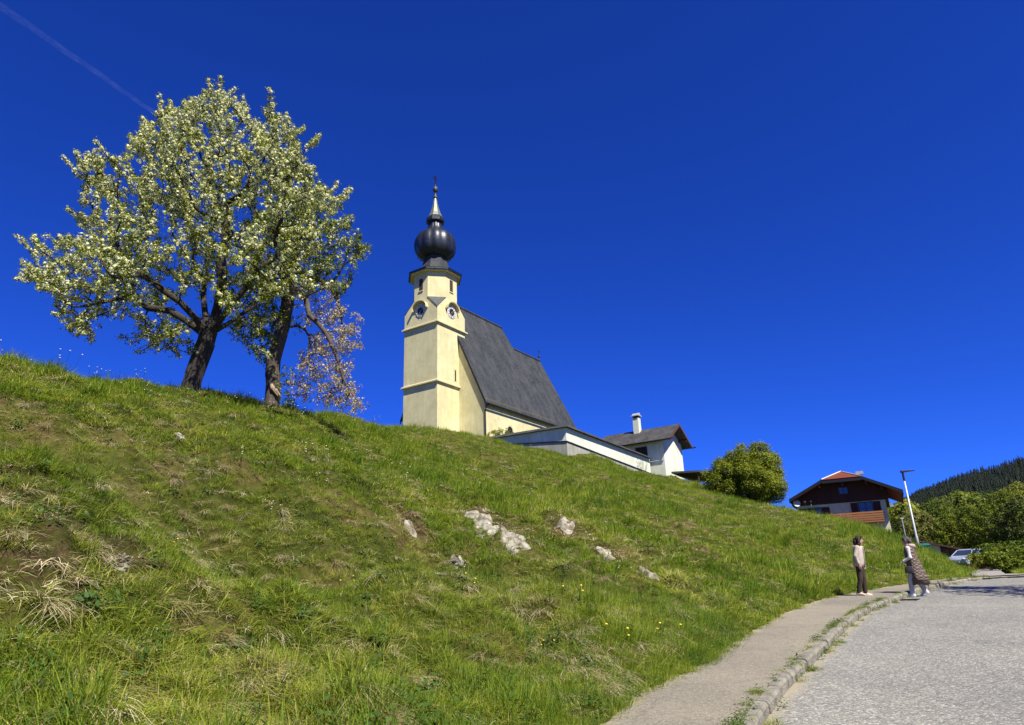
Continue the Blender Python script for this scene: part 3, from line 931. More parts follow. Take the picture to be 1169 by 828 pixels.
# verge boards, eave cornice, gutter, downpipe
b = MB()
for sgn in (1, -1):
    ne = xc + sgn * (hw + ov)
    P0 = Vector((xc, y0 - .03, rz - .06)); P1 = Vector((ne, y0 - .03, zroof(ne) - .06))
    b.hexa([P0 + Vector((0, 0, -.5)), P1 + Vector((0, 0, -.5)), P1 + Vector((0, .06, -.5)), P0 + Vector((0, .06, -.5)), P0, P1, P1 + Vector((0, .06, 0)), P0 + Vector((0, .06, 0))])
b.build('verge_board', M['iron'], nroof)
b = MB(); b.hexa([(xc + hw - .02, NA0 + .02, ztop - .45), (xc + hw + .08, NA0 + .02, ztop - .45), (xc + hw + .08, NA1, ztop - .45), (xc + hw - .02, NA1, ztop - .45),
                  (xc + hw - .02, NA0 + .02, ztop - .1), (xc + hw + .3, NA0 + .02, ztop - .1), (xc + hw + .3, NA1, ztop - .1), (xc + hw - .02, NA1, ztop - .1)])
b.build('cornice', M['stone'], nave)
ze = zroof(xc + hw + ov)
b = MB(); b.tube([(xc + hw + ov + .07, y0, ze - .1), (xc + hw + ov + .07, NA1 + .3, ze - .14)], .1, 8); b.build('gutter', M['iron'], nroof)
b = MB(); b.tube([(xc + hw + ov + .07, NA0 + .1, ze - .12), (xc + hw + .25, NA0 - .02, ze - .45), (xc + hw + .07, NA0 - .04, ze - .85), (xc + hw + .07, NA0 - .04, -2.6)], .085, 8); b.build('downpipe', M['iron'], nave)
# arched south windows
for yw in (8.75, 14.6):
    xw = xc + hw
    pts = [(xw - .1, yw - .55, -1.2), (xw - .1, yw + .55, -1.2)] + [(xw - .1, yw + .55 * math.cos(k * math.pi / 10), 1.35 + .55 * math.sin(k * math.pi / 10)) for k in range(11)]
    b = MB(); b.prism(pts, (.104, 0, 0)); w_ = b.build('window', M['dark'], nave)
    b = MB()
    outer = [(yw + .78, -1.3)] + [(yw + .78 * math.cos(k * math.pi / 10), 1.35 + .78 * math.sin(k * math.pi / 10)) for k in range(11)] + [(yw - .78, -1.3)]
    inner = [(yw + .55, -1.3)] + [(yw + .55 * math.cos(k * math.pi / 10), 1.35 + .55 * math.sin(k * math.pi / 10)) for k in range(11)] + [(yw - .55, -1.3)]
    for k in range(len(outer) - 1):
        (ya, za), (yb, zb), (yc_, zc_), (yd, zd) = outer[k], outer[k + 1], inner[k + 1], inner[k]
        b.hexa([(xw - .02, ya, za), (xw - .02, yb, zb), (xw - .02, yc_, zc_), (xw - .02, yd, zd), (xw + .07, ya, za), (xw + .07, yb, zb), (xw + .07, yc_, zc_), (xw + .07, yd, zd)])
    b.build('frame', M['stone'], w_)

# ------------------------------------------------------------------ churchyard wall
yard = empty('churchyard_wall', tuple(cO), RZ, 'long white rendered churchyard wall on grey plinth with dark cap', 'wall')
wa, wn0 = .96, 15.7            # west run at y=wa, valley run at x=wn0
TOPZ = -1.42
def plz_w(n): return -2.68 + (n - 13.2) * -.1
def plz_s(a): return -2.94 + (a - wa) * -.043
b = MB()
b.prism([(2.5, wa, -5.4), (wn0, wa, -7), (wn0, wa, TOPZ), (2.5, wa, TOPZ + .3)], (0, .45, 0))
b.prism([(wn0, wa + .45, -7), (wn0, 20.9, -7), (wn0, 20.9, TOPZ - .45), (wn0, wa + .45, TOPZ)], (-.45, 0, 0))
b.build('wall_face', M['white'], yard)
b = MB()
b.prism([(2.5, wa - .06, -5.4), (wn0 + .06, wa - .06, -7), (wn0 + .06, wa - .06, plz_w(wn0)), (2.5, wa - .06, plz_w(2.5))], (0, .057, 0))
b.prism([(wn0 + .06, wa - .003, -7), (wn0 + .06, 20.9, -7), (wn0 + .06, 20.9, plz_s(20.9)), (wn0 + .06, wa - .003, plz_s(wa))], (-.057, 0, 0))
b.build('plinth', M['grey'], yard)
b = MB()
b.prism([(2.5, wa - .13, plz_w(2.5)), (wn0 + .13, wa - .13, plz_w(wn0)), (wn0 + .13, wa - .13, plz_w(wn0) + .12), (2.5, wa - .13, plz_w(2.5) + .12)], (0, .128, 0))
b.prism([(wn0 + .13, wa - .003, plz_s(wa)), (wn0 + .13, 20.9, plz_s(20.9)), (wn0 + .13, 20.9, plz_s(20.9) + .12), (wn0 + .13, wa - .003, plz_s(wa) + .12)], (-.128, 0, 0))
b.build('plinth_ledge', M['iron'], yard)
b = MB()
e = .38
b.hexa([(2.5, wa - e, TOPZ + .22), (wn0 + e, wa - e, TOPZ - .06), (wn0 - .45, wa + .85, TOPZ - .06), (2.5, wa + .85, TOPZ + .22), (2.5, wa + .1, TOPZ + .55), (wn0 + .0, wa + .1, TOPZ + .28), (wn0 - .25, wa + .35, TOPZ + .28), (2.5, wa + .35, TOPZ + .55)])
b.hexa([(wn0 + e, wa - e + .004, TOPZ - .062), (wn0 + e, 20.75, TOPZ - .52), (wn0 - .85, 20.75, TOPZ - .52), (wn0 - .85, wa + .9, TOPZ - .062), (wn0 + .0, wa + .1, TOPZ + .277), (wn0 + .0, 20.75, TOPZ - .2), (wn0 - .35, 20.75, TOPZ - .2), (wn0 - .35, wa + .45, TOPZ + .277)])
b.build('cap', M['slate'], yard)

# ------------------------------------------------------------------ white house with chimney
ph = empty('white_house', tuple(cO), RZ, 'small white house with dark shingle gable roof and chimney beside the churchyard wall', 'house')
# a (y) from 21.4 to 27.3, gable end at x = 17.45
HX0, HX1, HY0, HY1 = 9.0, 17.45, 21.3, 27.4
ym = (HY0 + HY1) / 2
hez, hrz = .45, 2.35
b = MB()
b.prism([(HX1, HY0, -6.5), (HX1, HY1, -6.5), (HX1, HY1, hez), (HX1, ym, hrz), (HX1, HY0, hez)], (-(HX1 - HX0), 0, 0))
hwall = b.build('wall', M['white'], ph)
b = MB(); b.box(HX0, HX1 + .04, HY0 - .04, HY1 + .04, -6.5, -4.1); b.build('plinth', M['grey'], hwall)
sl_ = (hrz - hez) / (ym - HY0)
oe, og = .75, 1.15
b = MB()
for sg in (-1, 1):
    ye = ym + sg * (ym - HY0 + oe); zz = hrz + .22 - sl_ * (ym - HY0 + oe)
    slab(b, [(HX0 - .6, ym, hrz + .22), (HX1 + og, ym, hrz + .22), (HX1 + og, ye, zz), (HX0 - .6, ye, zz)], .2)
hroof = b.build('roof', M['slate2'], ph)
b = MB()
for sg in (-1, 1):
    ye = ym + sg * (ym - HY0 + oe + .03); zz = hrz + .22 - sl_ * (ym - HY0 + oe + .03)
    P0 = Vector((HX1 + og, ym, hrz + .26)); P1 = Vector((HX1 + og, ye, zz + .04)); dz = Vector((0, 0, -.34)); dx = Vector((.06, 0, 0))
    b.hexa([P0 + dz, P1 + dz, P1 + dz + dx, P0 + dz + dx, P0, P1, P1 + dx, P0 + dx])
b.build('verge_board', M['wood2'], hroof)
b = MB()
for sg in (-1, 1):
    ye = ym + sg * (ym - HY0 + oe + .07); zz = hrz + .22 - sl_ * (ym - HY0 + oe + .05)
    b.tube([(HX0 - .6, ye, zz - .06), (HX1 + og + .45, ye, zz - .06)], .08, 8)
b.build('gutter', M['iron'], hroof)
for sg in (-.55, 0, .55):
    b = MB()
    b.box(HX1 + .02, HX1 + og - .05, ym + sg * 4 - .09, ym + sg * 4 + .09, hrz - .12 - abs(sg) * 4 * sl_ - .18, hrz - .05 - abs(sg) * 4 * sl_ - .02)
    b.build('purlin', M['wood2'], hroof)
chx, chy = 13.2, ym - .5
b = MB(); b.box(chx - .38, chx + .38, chy - .38, chy + .38, 1.4, 4.05); chim = b.build('chimney', M['white'], hroof)
b = MB(); b.box(chx - .3, chx + .3, chy - .3, chy + .3, 4.05, 4.3); b.build('flue', M['dark'], chim)
b = MB(); b.box(chx - .55, chx + .55, chy - .55, chy + .55, 4.3, 4.4); b.prism([(chx - .5, chy - .3, 4.4), (chx - .5, chy + .3, 4.4), (chx - .5, chy, 4.75)], (1.0, 0, 0)); b.build('chimney_cap', M['galv'], chim)
b = MB(); b.box(13.9, 15.25, HY0 - .02, HY0 + .1, -1.75, -.35); hw_ = b.build('window', M['dark'], hwall)
b = MB(); b.box(13.8, 13.9, HY0 - .05, HY0 + .05, -1.85, -.25).box(15.25, 15.35, HY0 - .05, HY0 + .05, -1.85, -.25).box(13.9, 15.25, HY0 - .05, HY0 + .05, -.35, -.25).box(14.53, 14.6, HY0 - .05, HY0 + .05, -1.75, -.35)
b.build('frame', M['wood2'], hw_)

# timber shelter beside the house
shp = np.array(chw(23.6, 20.3, 0)); shz = min(drop(*chw(23.6, 20.3, 0)[:2])[0], drop(*chw(30, 21, 0)[:2])[0])
shp = shp - cN * 1.0 - cA * .3
_q = shp + cA * 2.5
_t = float((np.array([_q[0], _q[1], 14.0]) - cC) @ cF)
shz = float(at(783, 542.5, _t)[2]) - 2.05
sh = empty('timber_shelter', (float(shp[0]), float(shp[1]), shz), RZ, 'low dark open timber shelter downhill of the white house', 'shelter')
b = MB()
slab(b, [(-1.6, -.9, 2.25), (1.9, -.9, 2.0), (1.9, 6.4, 1.75), (-1.6, 6.4, 2.0)], .22)
b.build('roof', M['slate2'], sh)
for x, y in ((-1.3, -.5), (1.5, -.5), (1.5, 5.9), (-1.3, 5.9)):
    b = MB(); b.box(x - .09, x + .09, y - .09, y + .09, -2.5, 1.75); b.build('post', M['wood2'], sh)
b = MB(); b.box(-1.2, 1.4, -.56, -.48, -.6, .95); b.build('side_boards', M['oldwood'], sh)

# ------------------------------------------------------------------ chalet
SC = 1.30
CHZ = rad(28)
cq = cC + (at(1013, 590, 58) - cC) * SC
chalet = empty('chalet', tuple(cq), -CHZ, 'alpine house with dark wooden gable, red tiled half hip and flower balcony', 'house')
# local x = across the front (right +), y = depth away, origin = front right wall corner at window height
def cs(v): return v * SC
wr, wl_ = .12, cs(-7.0)
xm = cs(-2.95)
wt = cs(1.46)
DEP = 11.0
er, el = cs(1.5), cs(-7.4)
slp = .5
prz = cs(4.2)
fz = prz - slp * (er - xm)
b = MB()
b.box(wl_, wr, 0, DEP, -5.2, wt - .02)
cwall = b.build('wall', M['cream'], chalet)
# dark timber gable above, standing proud of the wall
hip_z = cs(3.42)
xr_, xl_ = xm + (prz - hip_z) / slp, xm - (prz - hip_z) / slp
b = MB()
b.prism([(wl_ - .5, -.12, wt), (wr + .35, -.12, wt), (wr + .35, -.12, prz - .3 - slp * abs(wr + .35 - xm)), (xr_, -.12, hip_z - .25), (xl_, -.12, hip_z - .25), (wl_ - .5, -.12, prz - .3 - slp * abs(wl_ - .5 - xm))], (0, DEP + .1, 0))
gable = b.build('timber_gable', M['wood'], chalet)
fo = cs(-1.3)
b = MB()
# two main slopes with clipped front
rb = fo + 2.3          # where the half hip meets the ridge
for sg, xe in ((1, er), (-1, el)):
    zz = prz - slp * abs(xe - xm); xh_ = xr_ if sg > 0 else xl_
    P = [(xm, rb, prz), (xm, DEP + .8, prz), (xe, DEP + .8, zz), (xe, fo, zz), (xh_, fo, hip_z)]
    P = [Vector(p) for p in P]; b.prism(P, Vector((0, 0, -.2)))
croof2 = b.build('roof', M['redtile'], chalet)
b = MB(); slab(b, [(xm, rb, prz + .012), (xr_ + .05, fo - .05, hip_z + .01), (xl_ - .05, fo - .05, hip_z + .01)], .12); b.build('half_hip', M['redtile'], croof2)
b = MB()
for xe, xh_ in ((er, xr_), (el, xl_)):
    zz = prz - slp * abs(xe - xm)
    P0 = Vector((xh_, fo - .05, hip_z + .06)); P1 = Vector((xe, fo - .05, zz + .06)); dz = Vector((0, 0, -.36)); dy = Vector((0, .05, 0))
    b.hexa([P0 + dz, P1 + dz, P1 + dz + dy, P0 + dz + dy, P0, P1, P1 + dy, P0 + dy])
    xx = xe + (.05 if xe > 0 else -.05)
    b.box(min(xe, xx), max(xe, xx), fo, DEP + .8, zz - .36, zz + .06)
b.box(xl_, xr_, fo - .06, fo - .0, hip_z - .42, hip_z - .12)
b.build('barge_board', M['iron'], croof2)
b = MB()
for sg, xe in ((1, er), (-1, el)):
    zz = prz - slp * abs(xe - xm); xh_ = xr_ if sg > 0 else xl_
    b.tube([(xm, rb, prz + .05), (xh_, fo - .05, hip_z + .06)], .075, 6)
b.box(xm + 1.55, xm + 2.3, fo + 1.2, fo + 2.0, prz - .62, prz - .28)
b.build('flashing', M['galv'], croof2)
# rafters and purlin heads under the overhang
for xx in (wl_ + .2, xm - 2.4, xm, xm + 2.4, wr - .1):
    zz = prz - .35 - slp * abs(xx - xm)
    b = MB()
    b.box(xx - .1, xx + .1, fo + .1, .0, min(zz - .25, hip_z - .75), min(zz, hip_z - .5))
    b.build('purlin', M['wood2'], croof2)
def win(name_parent, x0, x1, z0, z1, shut):
    b = MB(); b.box(x0, x1, -.03, .1, z0, z1)
    w_ = b.build('window', M['glass'], name_parent)
    b = MB()
    for xx in (x0 - .08, (x0 + x1) / 2 - .03, x1):
        b.box(xx, xx + .08, -.06, .02, z0 - .08, z1 + .08)
    b.box(x0, x1, -.058, .02, z0 - .08, z0).box(x0, x1, -.058, .02, z1, z1 + .08).box(x0, x1, -.05, .02, (z0 + z1) / 2 - .02, (z0 + z1) / 2 + .02)
    b.build('frame', M['wood2'], w_)
    if shut:
        for xa in (x0 - .12 - shut, x1 + .12):
            b = MB(); b.box(xa, xa + shut, -.07, -.005, z0 - .05, z1 + .05); b.build('shutter', M['wood'], w_)
    return w_
win(cwall, cs(-2.0), cs(-.98), cs(.33), cs(1.32), .72)
win(cwall, cs(-6.1), cs(-5.1), cs(.2), cs(1.15), .85)
b = MB(); b.box(xm - .5, xm + .35, -.16, -.1, cs(2.2), cs(2.75)); w_ = b.build('window', M['glass'], gable)
b = MB(); b.box(xm - .58, xm - .5, -.19, -.1, cs(2.15), cs(2.8)).box(xm + .35, xm + .43, -.19, -.1, cs(2.15), cs(2.8)).box(xm - .11, xm - .04, -.19, -.1, cs(2.2), cs(2.75)); b.build('frame', M['wood2'], w_)
# balcony
b = MB(); b.box(cs(-4.6), cs(-.25), -1.25, 0, cs(-.42), cs(-.3)); bal = b.build('balcony', M['balc'], chalet)
b = MB()
for k in range(4):
    z = cs(-.25) + k * .25
    b.box(cs(-4.6), cs(-.25), -1.25, -1.2, z, z + .19)
for xx in (cs(-4.55), cs(-3.2), cs(-1.8), cs(-.32)):
    b.box(xx, xx + .09, -1.2, -1.12, cs(-.3), cs(.5))
for k in range(4):
    z = cs(-.25) + k * .25
    b.box(cs(-.29), cs(-.25), -1.198, -.02, z, z + .19)
b.build('railing', M['balc'], bal)
b = MB()
b.tube([(0, 0, 0), (.0, -.5, .25)], .03, 6, Matrix.Translation((wl_ + .1, -.6, cs(1.35))))
b.lathe([(.02, 0), (.2, .03), (.36, .1), (.42, .16)], 16, Matrix.Translation((wl_ + .1, -1.1, cs(1.6))) @ Matrix.Rotation(rad(70), 4, 'X') @ Matrix.Rotation(rad(25), 4, 'Y'))
b.build('satellite_dish', M['clockw'], cwall)

# garage below the chalet
gq = at(1078, 647, 72)
gz = float(ground_z(gq[0], gq[1])) - .1
gar = empty('garage', (float(gq[0]), float(gq[1]), gz), -CHZ, 'low white garage with brown timber lean-to beside the driveway', 'garage')
b = MB(); b.prism([(-4.6, 0, -.6), (0, 0, -.6), (0, 0, 2.2), (-2.2, 0, 3.0), (-4.6, 0, 3.5)], (0, 6, 0)); gw = b.build('wall', M['white'], gar)
b = MB(); slab(b, [(-5.4, -.8, 3.95), (2.4, -.8, 1.75), (2.4, 6.6, 1.75), (-5.4, 6.6, 3.95)], .18); b.build('roof', M['wood2'], gar)
b = MB(); b.prism([(.004, .5, -.6), (1.75, .5, -.6), (1.75, .5, 1.75), (.004, .5, 2.15)], (0, 5.4, 0)); b.build('timber_side', M['oldwood'], gar)
for xx in (.1, .85, 1.7):
    b = MB(); b.box(xx - .08, xx + .08, .3, .46, -.6, 2.2 - xx * .26); b.build('post', M['wood2'], gar)
b = MB(); b.box(-5.3, -1.6, -.5, -.3, 2.55, 2.9); b.build('beam', M['wood2'], gar)
b = MB(); b.box(-1.25, -.55, -.02, .1, .8, 1.7); b.build('window', M['dark'], gw)
# teal bin
bq = at(1056, 640, 66)
bz = drop(bq[0], bq[1])[0]
bn = empty('waste_bin', (float(bq[0]), float(bq[1]), bz), -CHZ, 'teal green waste container in front of the white garage', 'bin')
b = MB(); b.hexa([(-.55, -.4, 0), (.55, -.4, 0), (.55, .4, 0), (-.55, .4, 0), (-.7, -.5, 1.15), (.7, -.5, 1.15), (.7, .5, 1.15), (-.7, .5, 1.15)])
M['teal'] = simple('teal_plastic', [(.3, (.005, .09, .07)), (.7, (.01, .13, .10))], 4, .45)
b.build('body', M['teal'], bn, bevel=.03)
b = MB(); b.hexa([(-.74, -.54, 1.16), (.74, -.54, 1.16), (.74, .54, 1.16), (-.74, .54, 1.16), (-.6, -.4, 1.34), (.6, -.4, 1.34), (.6, .4, 1.4), (-.6, .4, 1.4)]); b.build('lid', M['teal'], bn, bevel=.02)

# ------------------------------------------------------------------ street lamp
lq = at(1053, 645, 42)
lz = drop(lq[0], lq[1])[0]
LH = 4.85
lamp = empty('street_lamp', (float(lq[0]), float(lq[1]), lz), 0, 'tall galvanised street lamp with flat dark head on the grass bank', 'street lamp')
b = MB(); b.tube([(0, 0, -.3), (0, 0, .9), (0, 0, .95), (0, 0, LH)], [.085, .085, .07, .045], 12); b.build('pole', M['galv'], lamp, True)
b = MB(); b.tube([(0, 0, LH - .5), (0, 0, LH + .12)], .062, 10); b.build('sleeve', M['iron'], lamp)
b = MB(); b.hexa([(-.1, -.1, LH + .02), (.72, -.07, LH + .1), (.72, .07, LH + .1), (-.1, .1, LH + .02), (-.1, -.1, LH + .16), (.72, -.07, LH + .16), (.72, .07, LH + .16), (-.1, .1, LH + .16)], Matrix.Rotation(rad(-8), 4, 'Z'))
lh_ = b.build('lamp_head', M['iron'], lamp, bevel=.01)
# ------------------------------------------------------------------ trees
def grow(nodes, parents, attr, step, di, dk, iters=120, jit=.12, seed=1, up=0.0):
    """space colonisation: returns node positions and parent index"""
    rs = np.random.RandomState(seed)
    nodes = [np.array(n, float) for n in nodes]; parents = list(parents)
    A = np.array(attr, float)
    P = np.array(nodes)
    near = np.full(len(A), -1); nd = np.full(len(A), 1e9)
    def upd(i0):
        Q = np.array(nodes[i0:])
        if len(Q) == 0 or len(A) == 0: return
        D = np.linalg.norm(A[:, None, :] - Q[None], axis=2)
        k = D.argmin(1); d = D[np.arange(len(A)), k]
        m_ = d < nd
        near[m_] = k[m_] + i0; nd[m_] = d[m_]
    upd(0)
    kids = {}
    for _ in range(iters):
        if len(A) == 0: break
        act = nd < di
        if not act.any(): break
        acc = {}
        for a_, k in zip(A[act], near[act]):
            v = a_ - nodes[k]; v = v / (np.linalg.norm(v) + 1e-9)
            acc[k] = acc.get(k, 0) + v
        i0 = len(nodes)
        for k, v in acc.items():
            v = v / (np.linalg.norm(v) + 1e-9) + rs.normal(0, jit, 3) + np.array([0, 0, up])
            v = v / np.linalg.norm(v)
            q = nodes[k] + v * step
            if any(np.linalg.norm(q - nodes[c]) < step * .4 for c in kids.get(k, [])): continue
            kids.setdefault(k, []).append(len(nodes))
            nodes.append(q); parents.append(k)
        if len(nodes) == i0: break
        upd(i0)
        keep_ = nd > dk
        A = A[keep_]; near = near[keep_]; nd = nd[keep_]
    return np.array(nodes), np.array(parents)

def radii(nodes, parents, tip, expo=2.3, base=None):
    n = len(nodes); r = np.zeros(n)
    for i in range(n - 1, -1, -1):
        if r[i] == 0: r[i] = tip ** expo
        if parents[i] >= 0: r[parents[i]] += r[i]
    r = r ** (1 / expo)
    if base: 
        k = base / r[0]
        r = np.where(r > tip * 1.5, tip + (r - tip) * ((base - tip) / max(r[0] - tip, 1e-6)), r)
    return r

def branch_mesh(name, nodes, parents, r, nside=6, tipscale=.75):
    """tubes: one tapered frustum chain, every edge its own ring pair"""
    idx = np.where(parents >= 0)[0]
    a = nodes[parents[idx]]; b = nodes[idx]
    d = b - a; L = np.linalg.norm(d, axis=1)[:, None] + 1e-9; d = d / L
    ref = np.tile(np.array([.13, .31, .94]), (len(d), 1))
    u = np.cross(d, ref); u /= np.linalg.norm(u, axis=1)[:, None] + 1e-9
    w = np.cross(d, u)
    ra = np.minimum(r[parents[idx]], r[idx] * 1.6)[:, None]; rb = r[idx][:, None]
    V = []
    for k in range(nside):
        t = 2 * math.pi * k / nside
        o = u * math.cos(t) + w * math.sin(t)
        V.append(a - d * ra * .35 + o * ra); V.append(b + d * rb * .35 + o * rb)
    V = np.stack(V, 1).reshape(-1, 3)
    Q = []
    base = np.arange(len(idx)) * (2 * nside)
    for k in range(nside):
        k2 = (k + 1) % nside
        Q.append(np.stack([base + 2 * k, base + 2 * k2, base + 2 * k2 + 1, base + 2 * k + 1], 1))
    return np_mesh(name, V, np.concatenate(Q))

def unit(rs, n):
    v = rs.normal(0, 1, (n, 3)); return v / np.linalg.norm(v, axis=1)[:, None]

def quads(name, C_, Nrm, size, rs, aspect=1.0, var=None, bend=0.0):
    """n small four-cornered leaves at C_, facing Nrm"""
    n = len(C_)
    t = np.cross(Nrm, unit(rs, n)); t /= np.linalg.norm(t, axis=1)[:, None] + 1e-9
    b = np.cross(Nrm, t)
    s = np.asarray(size).reshape(-1, 1) * .5
    p0 = C_ - t * s; p2 = C_ + t * s
    p1 = C_ + b * s * aspect + Nrm * s * bend; p3 = C_ - b * s * aspect + Nrm * s * bend
    V = np.stack([p0, p1, p2, p3], 1).reshape(-1, 3)
    Q = np.arange(4 * n).reshape(n, 4)
    if var is None: var = rs.uniform(0, 1, n)
    return np_mesh(name, V, Q, [('var', var, 'FACE')])

def in_poly(x, z, poly):
    poly = np.asarray(poly); ins = np.zeros(x.shape, bool)
    j = len(poly) - 1
    for i in range(len(poly)):
        xi, zi = poly[i]; xj, zj = poly[j]
        c_ = ((zi > z) != (zj > z)) & (x < (xj - xi) * (z - zi) / (zj - zi + 1e-12) + xi)
        ins ^= c_; j = i
    return ins

def at_y(u, v, Y):
    d = ray(u, v); t = Y / d[1]; return cC + t * d

def envelope(poly_px, base, n, rs, depth=.95, ycen=0.0):
    """points in a crown whose front outline is poly; it is as deep as it is wide"""
    P = np.array([(lambda q: (q[0] - base[0], q[2] - base[2]))(at_y(u, v, base[1])) for u, v in poly_px])
    x0, z0 = P.min(0); x1, z1 = P.max(0)
    out = []
    while len(out) < n:
        x = rs.uniform(x0, x1, 4000); z = rs.uniform(z0, z1, 4000)
        ok = in_poly(x, z, P)
        x, z = x[ok], z[ok]
        zz = np.linspace(z0, z1, 40)
        # half-width at every height
        for xi, zi in zip(x, z):
            row = []
            for k in range(len(P)):
                a_, b_ = P[k - 1], P[k]
                if (a_[1] > zi) != (b_[1] > zi): row.append(a_[0] + (zi - a_[1]) / (b_[1] - a_[1]) * (b_[0] - a_[0]))
            if len(row) < 2: continue
            c_ = (min(row) + max(row)) / 2; w_ = (max(row) - min(row)) / 2
            q = (xi - c_) / max(w_, .1)
            ry = w_ * depth * math.sqrt(max(0, 1 - q * q))
            dy = rs.uniform(-ry, ry); k_ = dy / base[1]
            out.append((xi + (xi + base[0]) * k_, dy + ycen, zi + (zi + base[2] - CZ) * k_ * .85))
            if len(out) >= n: break
    return np.array(out)

def sprays(nodes, parents, r, rs, thr, per, out_c, length=.35):
    """twig points on thin branches: returns centre, outward direction"""
    thin = np.where((r < thr) & (parents >= 0))[0]
    C_, D_ = [], []
    for k in range(per):
        a = nodes[parents[thin]]; b = nodes[thin]
        t = rs.uniform(0, 1, (len(thin), 1))
        p = a + (b - a) * t
        d = b - a; d /= np.linalg.norm(d, axis=1)[:, None] + 1e-9
        o = p - out_c; o /= np.linalg.norm(o, axis=1)[:, None] + 1e-9
        dr = unit(rs, len(thin)) * .8 + d * .6 + o * .5 + np.array([0, 0, .25])
        dr /= np.linalg.norm(dr, axis=1)[:, None]
        C_.append(p + dr * rs.uniform(.02, length, (len(thin), 1))); D_.append(dr)
    return np.concatenate(C_), np.concatenate(D_)

# --- the big pear tree in blossom
tb = at(217, 441, 20.6)
tz = drop(tb[0], tb[1])[0]
TB = np.array([tb[0], tb[1], tz - .12])
OUT1 = [(16, 317), (42, 300), (28, 274), (58, 268), (92, 262), (84, 228), (74, 196), (78, 168), (92, 182), (108, 152), (128, 160), (147, 135), (162, 142), (175, 112), (198, 108), (214, 92),
        (230, 102), (242, 77), (262, 84), (272, 104), (304, 102), (322, 112), (332, 124), (352, 150), (373, 140), (366, 166), (352, 182), (378, 196), (404, 206), (384, 226), (372, 246), (382, 262),
        (376, 300), (350, 335), (322, 345), (300, 372), (296, 402), (276, 392), (262, 366), (236, 358), (216, 388), (196, 412), (184, 402), (166, 392), (168, 362), (140, 352), (120, 366), (108, 386), (70, 380), (84, 352), (68, 338), (84, 322), (50, 330)]
rs = np.random.RandomState(11)
att = envelope(OUT1, TB, 2600, rs, .88) * np.array([.96, .96, .93]) + np.array([-.02, 0, .1])
# thin the lower middle so the limbs show
keep_ = ~((np.abs(att[:, 0]) < 1.6) & (att[:, 2] < 3.4) & (rs.uniform(0, 1, len(att)) < .8))
att = att[keep_]
att = att[np.array([mnoise.fractal(Vector(p) * .62 + Vector((3.3, 0, 1)), 1, 2, 2) for p in att]) > -.16]
for lowp, cnt in (([(150, 352), (216, 380), (200, 410), (184, 404), (164, 392)], 90), ([(66, 336), (122, 356), (110, 386), (72, 380)], 70), ([(270, 372), (300, 372), (300, 404), (280, 396)], 60), ([(16, 318), (60, 300), (70, 330), (50, 334)], 50)):
    att = np.vstack([att, envelope(lowp, TB, cnt, rs, .9)])
# starting limbs: trunk leaning right, fork at 1.9 m
trunk0 = [(0, 0, 0), (.03, 0, .45), (.10, 0, .9), (.2, .02, 1.35), (.3, .02, 1.75), (.36, 0, 2.1)]
limbs = [[(.45, .1, 2.6), (.55, .1, 3.2), (.62, 0, 3.9), (.55, -.1, 4.6), (.6, 0, 5.3), (.5, .1, 6.0)],
         [(.1, -.3, 2.5), (-.3, -.6, 2.95), (-.8, -.8, 3.3), (-1.4, -1.0, 3.75), (-1.9, -1.1, 4.3)],
         [(.1, .35, 2.6), (-.2, .8, 3.2), (-.5, 1.2, 3.9), (-.7, 1.5, 4.7)],
         [(.8, -.3, 2.4), (1.2, -.55, 2.8), (1.7, -.7, 3.35), (2.1, -.8, 3.9), (2.6, -.8, 4.3)],
         [(.85, .45, 2.7), (1.3, .9, 3.4), (1.6, 1.2, 4.2)],
         [(-.35, .1, 2.6), (-1.1, .3, 3.1), (-1.9, .5, 3.3), (-2.6, .6, 3.8)]]
nd_, pr_ = [], []
for i, q in enumerate(trunk0): nd_.append(q); pr_.append(i - 1)
for L_ in limbs:
    pp = len(trunk0) - 1
    for q in L_: nd_.append(q); pr_.append(pp); pp = len(nd_) - 1
nodes, parents = grow(nd_, pr_, att, .24, 1.7, .42, 90, .2, 3, .06)
# short flowering shoots on every tip
def shoots(nodes, parents, rs, oc, l0, l1, up, every=1.0):
    has = np.zeros(len(nodes), bool); has[parents[parents >= 0]] = True
    nn_, pp_ = [], []
    base = len(nodes); flag = []
    for i in np.where(~has)[0]:
        for rep in range(2):
            if rs.uniform() > every: continue
            d_ = nodes[i] - nodes[parents[i]]; d_ = d_ / (np.linalg.norm(d_) + 1e-9)
            o_ = nodes[i] - oc; o_ = o_ / (np.linalg.norm(o_) + 1e-9)
            v = d_ * .5 + o_ * .6 + np.array([0, 0, up]) + rs.normal(0, .38, 3); v /= np.linalg.norm(v)
            L_ = rs.uniform(l0, l1); p = i; q = nodes[i]
            for k in range(4):
                v = v + np.array([0, 0, .10 * np.sign(up)]) + rs.normal(0, .08, 3); v /= np.linalg.norm(v)
                q = q + v * L_ / 4
                nn_.append(q); pp_.append(p); p = base + len(nn_) - 1
    return np.vstack([nodes, np.array(nn_)]), np.concatenate([parents, np.array(pp_)]), base
oc = np.array([.2, 0, 4.0])
nodes, parents, sh0 = shoots(nodes, parents, rs, oc, .25, 1.05, .35, .62)
r = radii(nodes, parents, .008, 1.95, .275)
pear = empty('pear_tree', tuple(TB), 0, 'tall old pear tree covered in cream white blossom on the meadow crest', 'tree', 'fruit trees on the meadow crest')
tr = link('trunk', branch_mesh('trunk', nodes, parents, r, 8), M['bark'], pear, True)
C0, D0 = sprays(nodes[:sh0], parents[:sh0], r[:sh0], rs, .03, 3, oc, .24)
ei = np.arange(sh0, len(nodes))
Cs, Ds = [], []
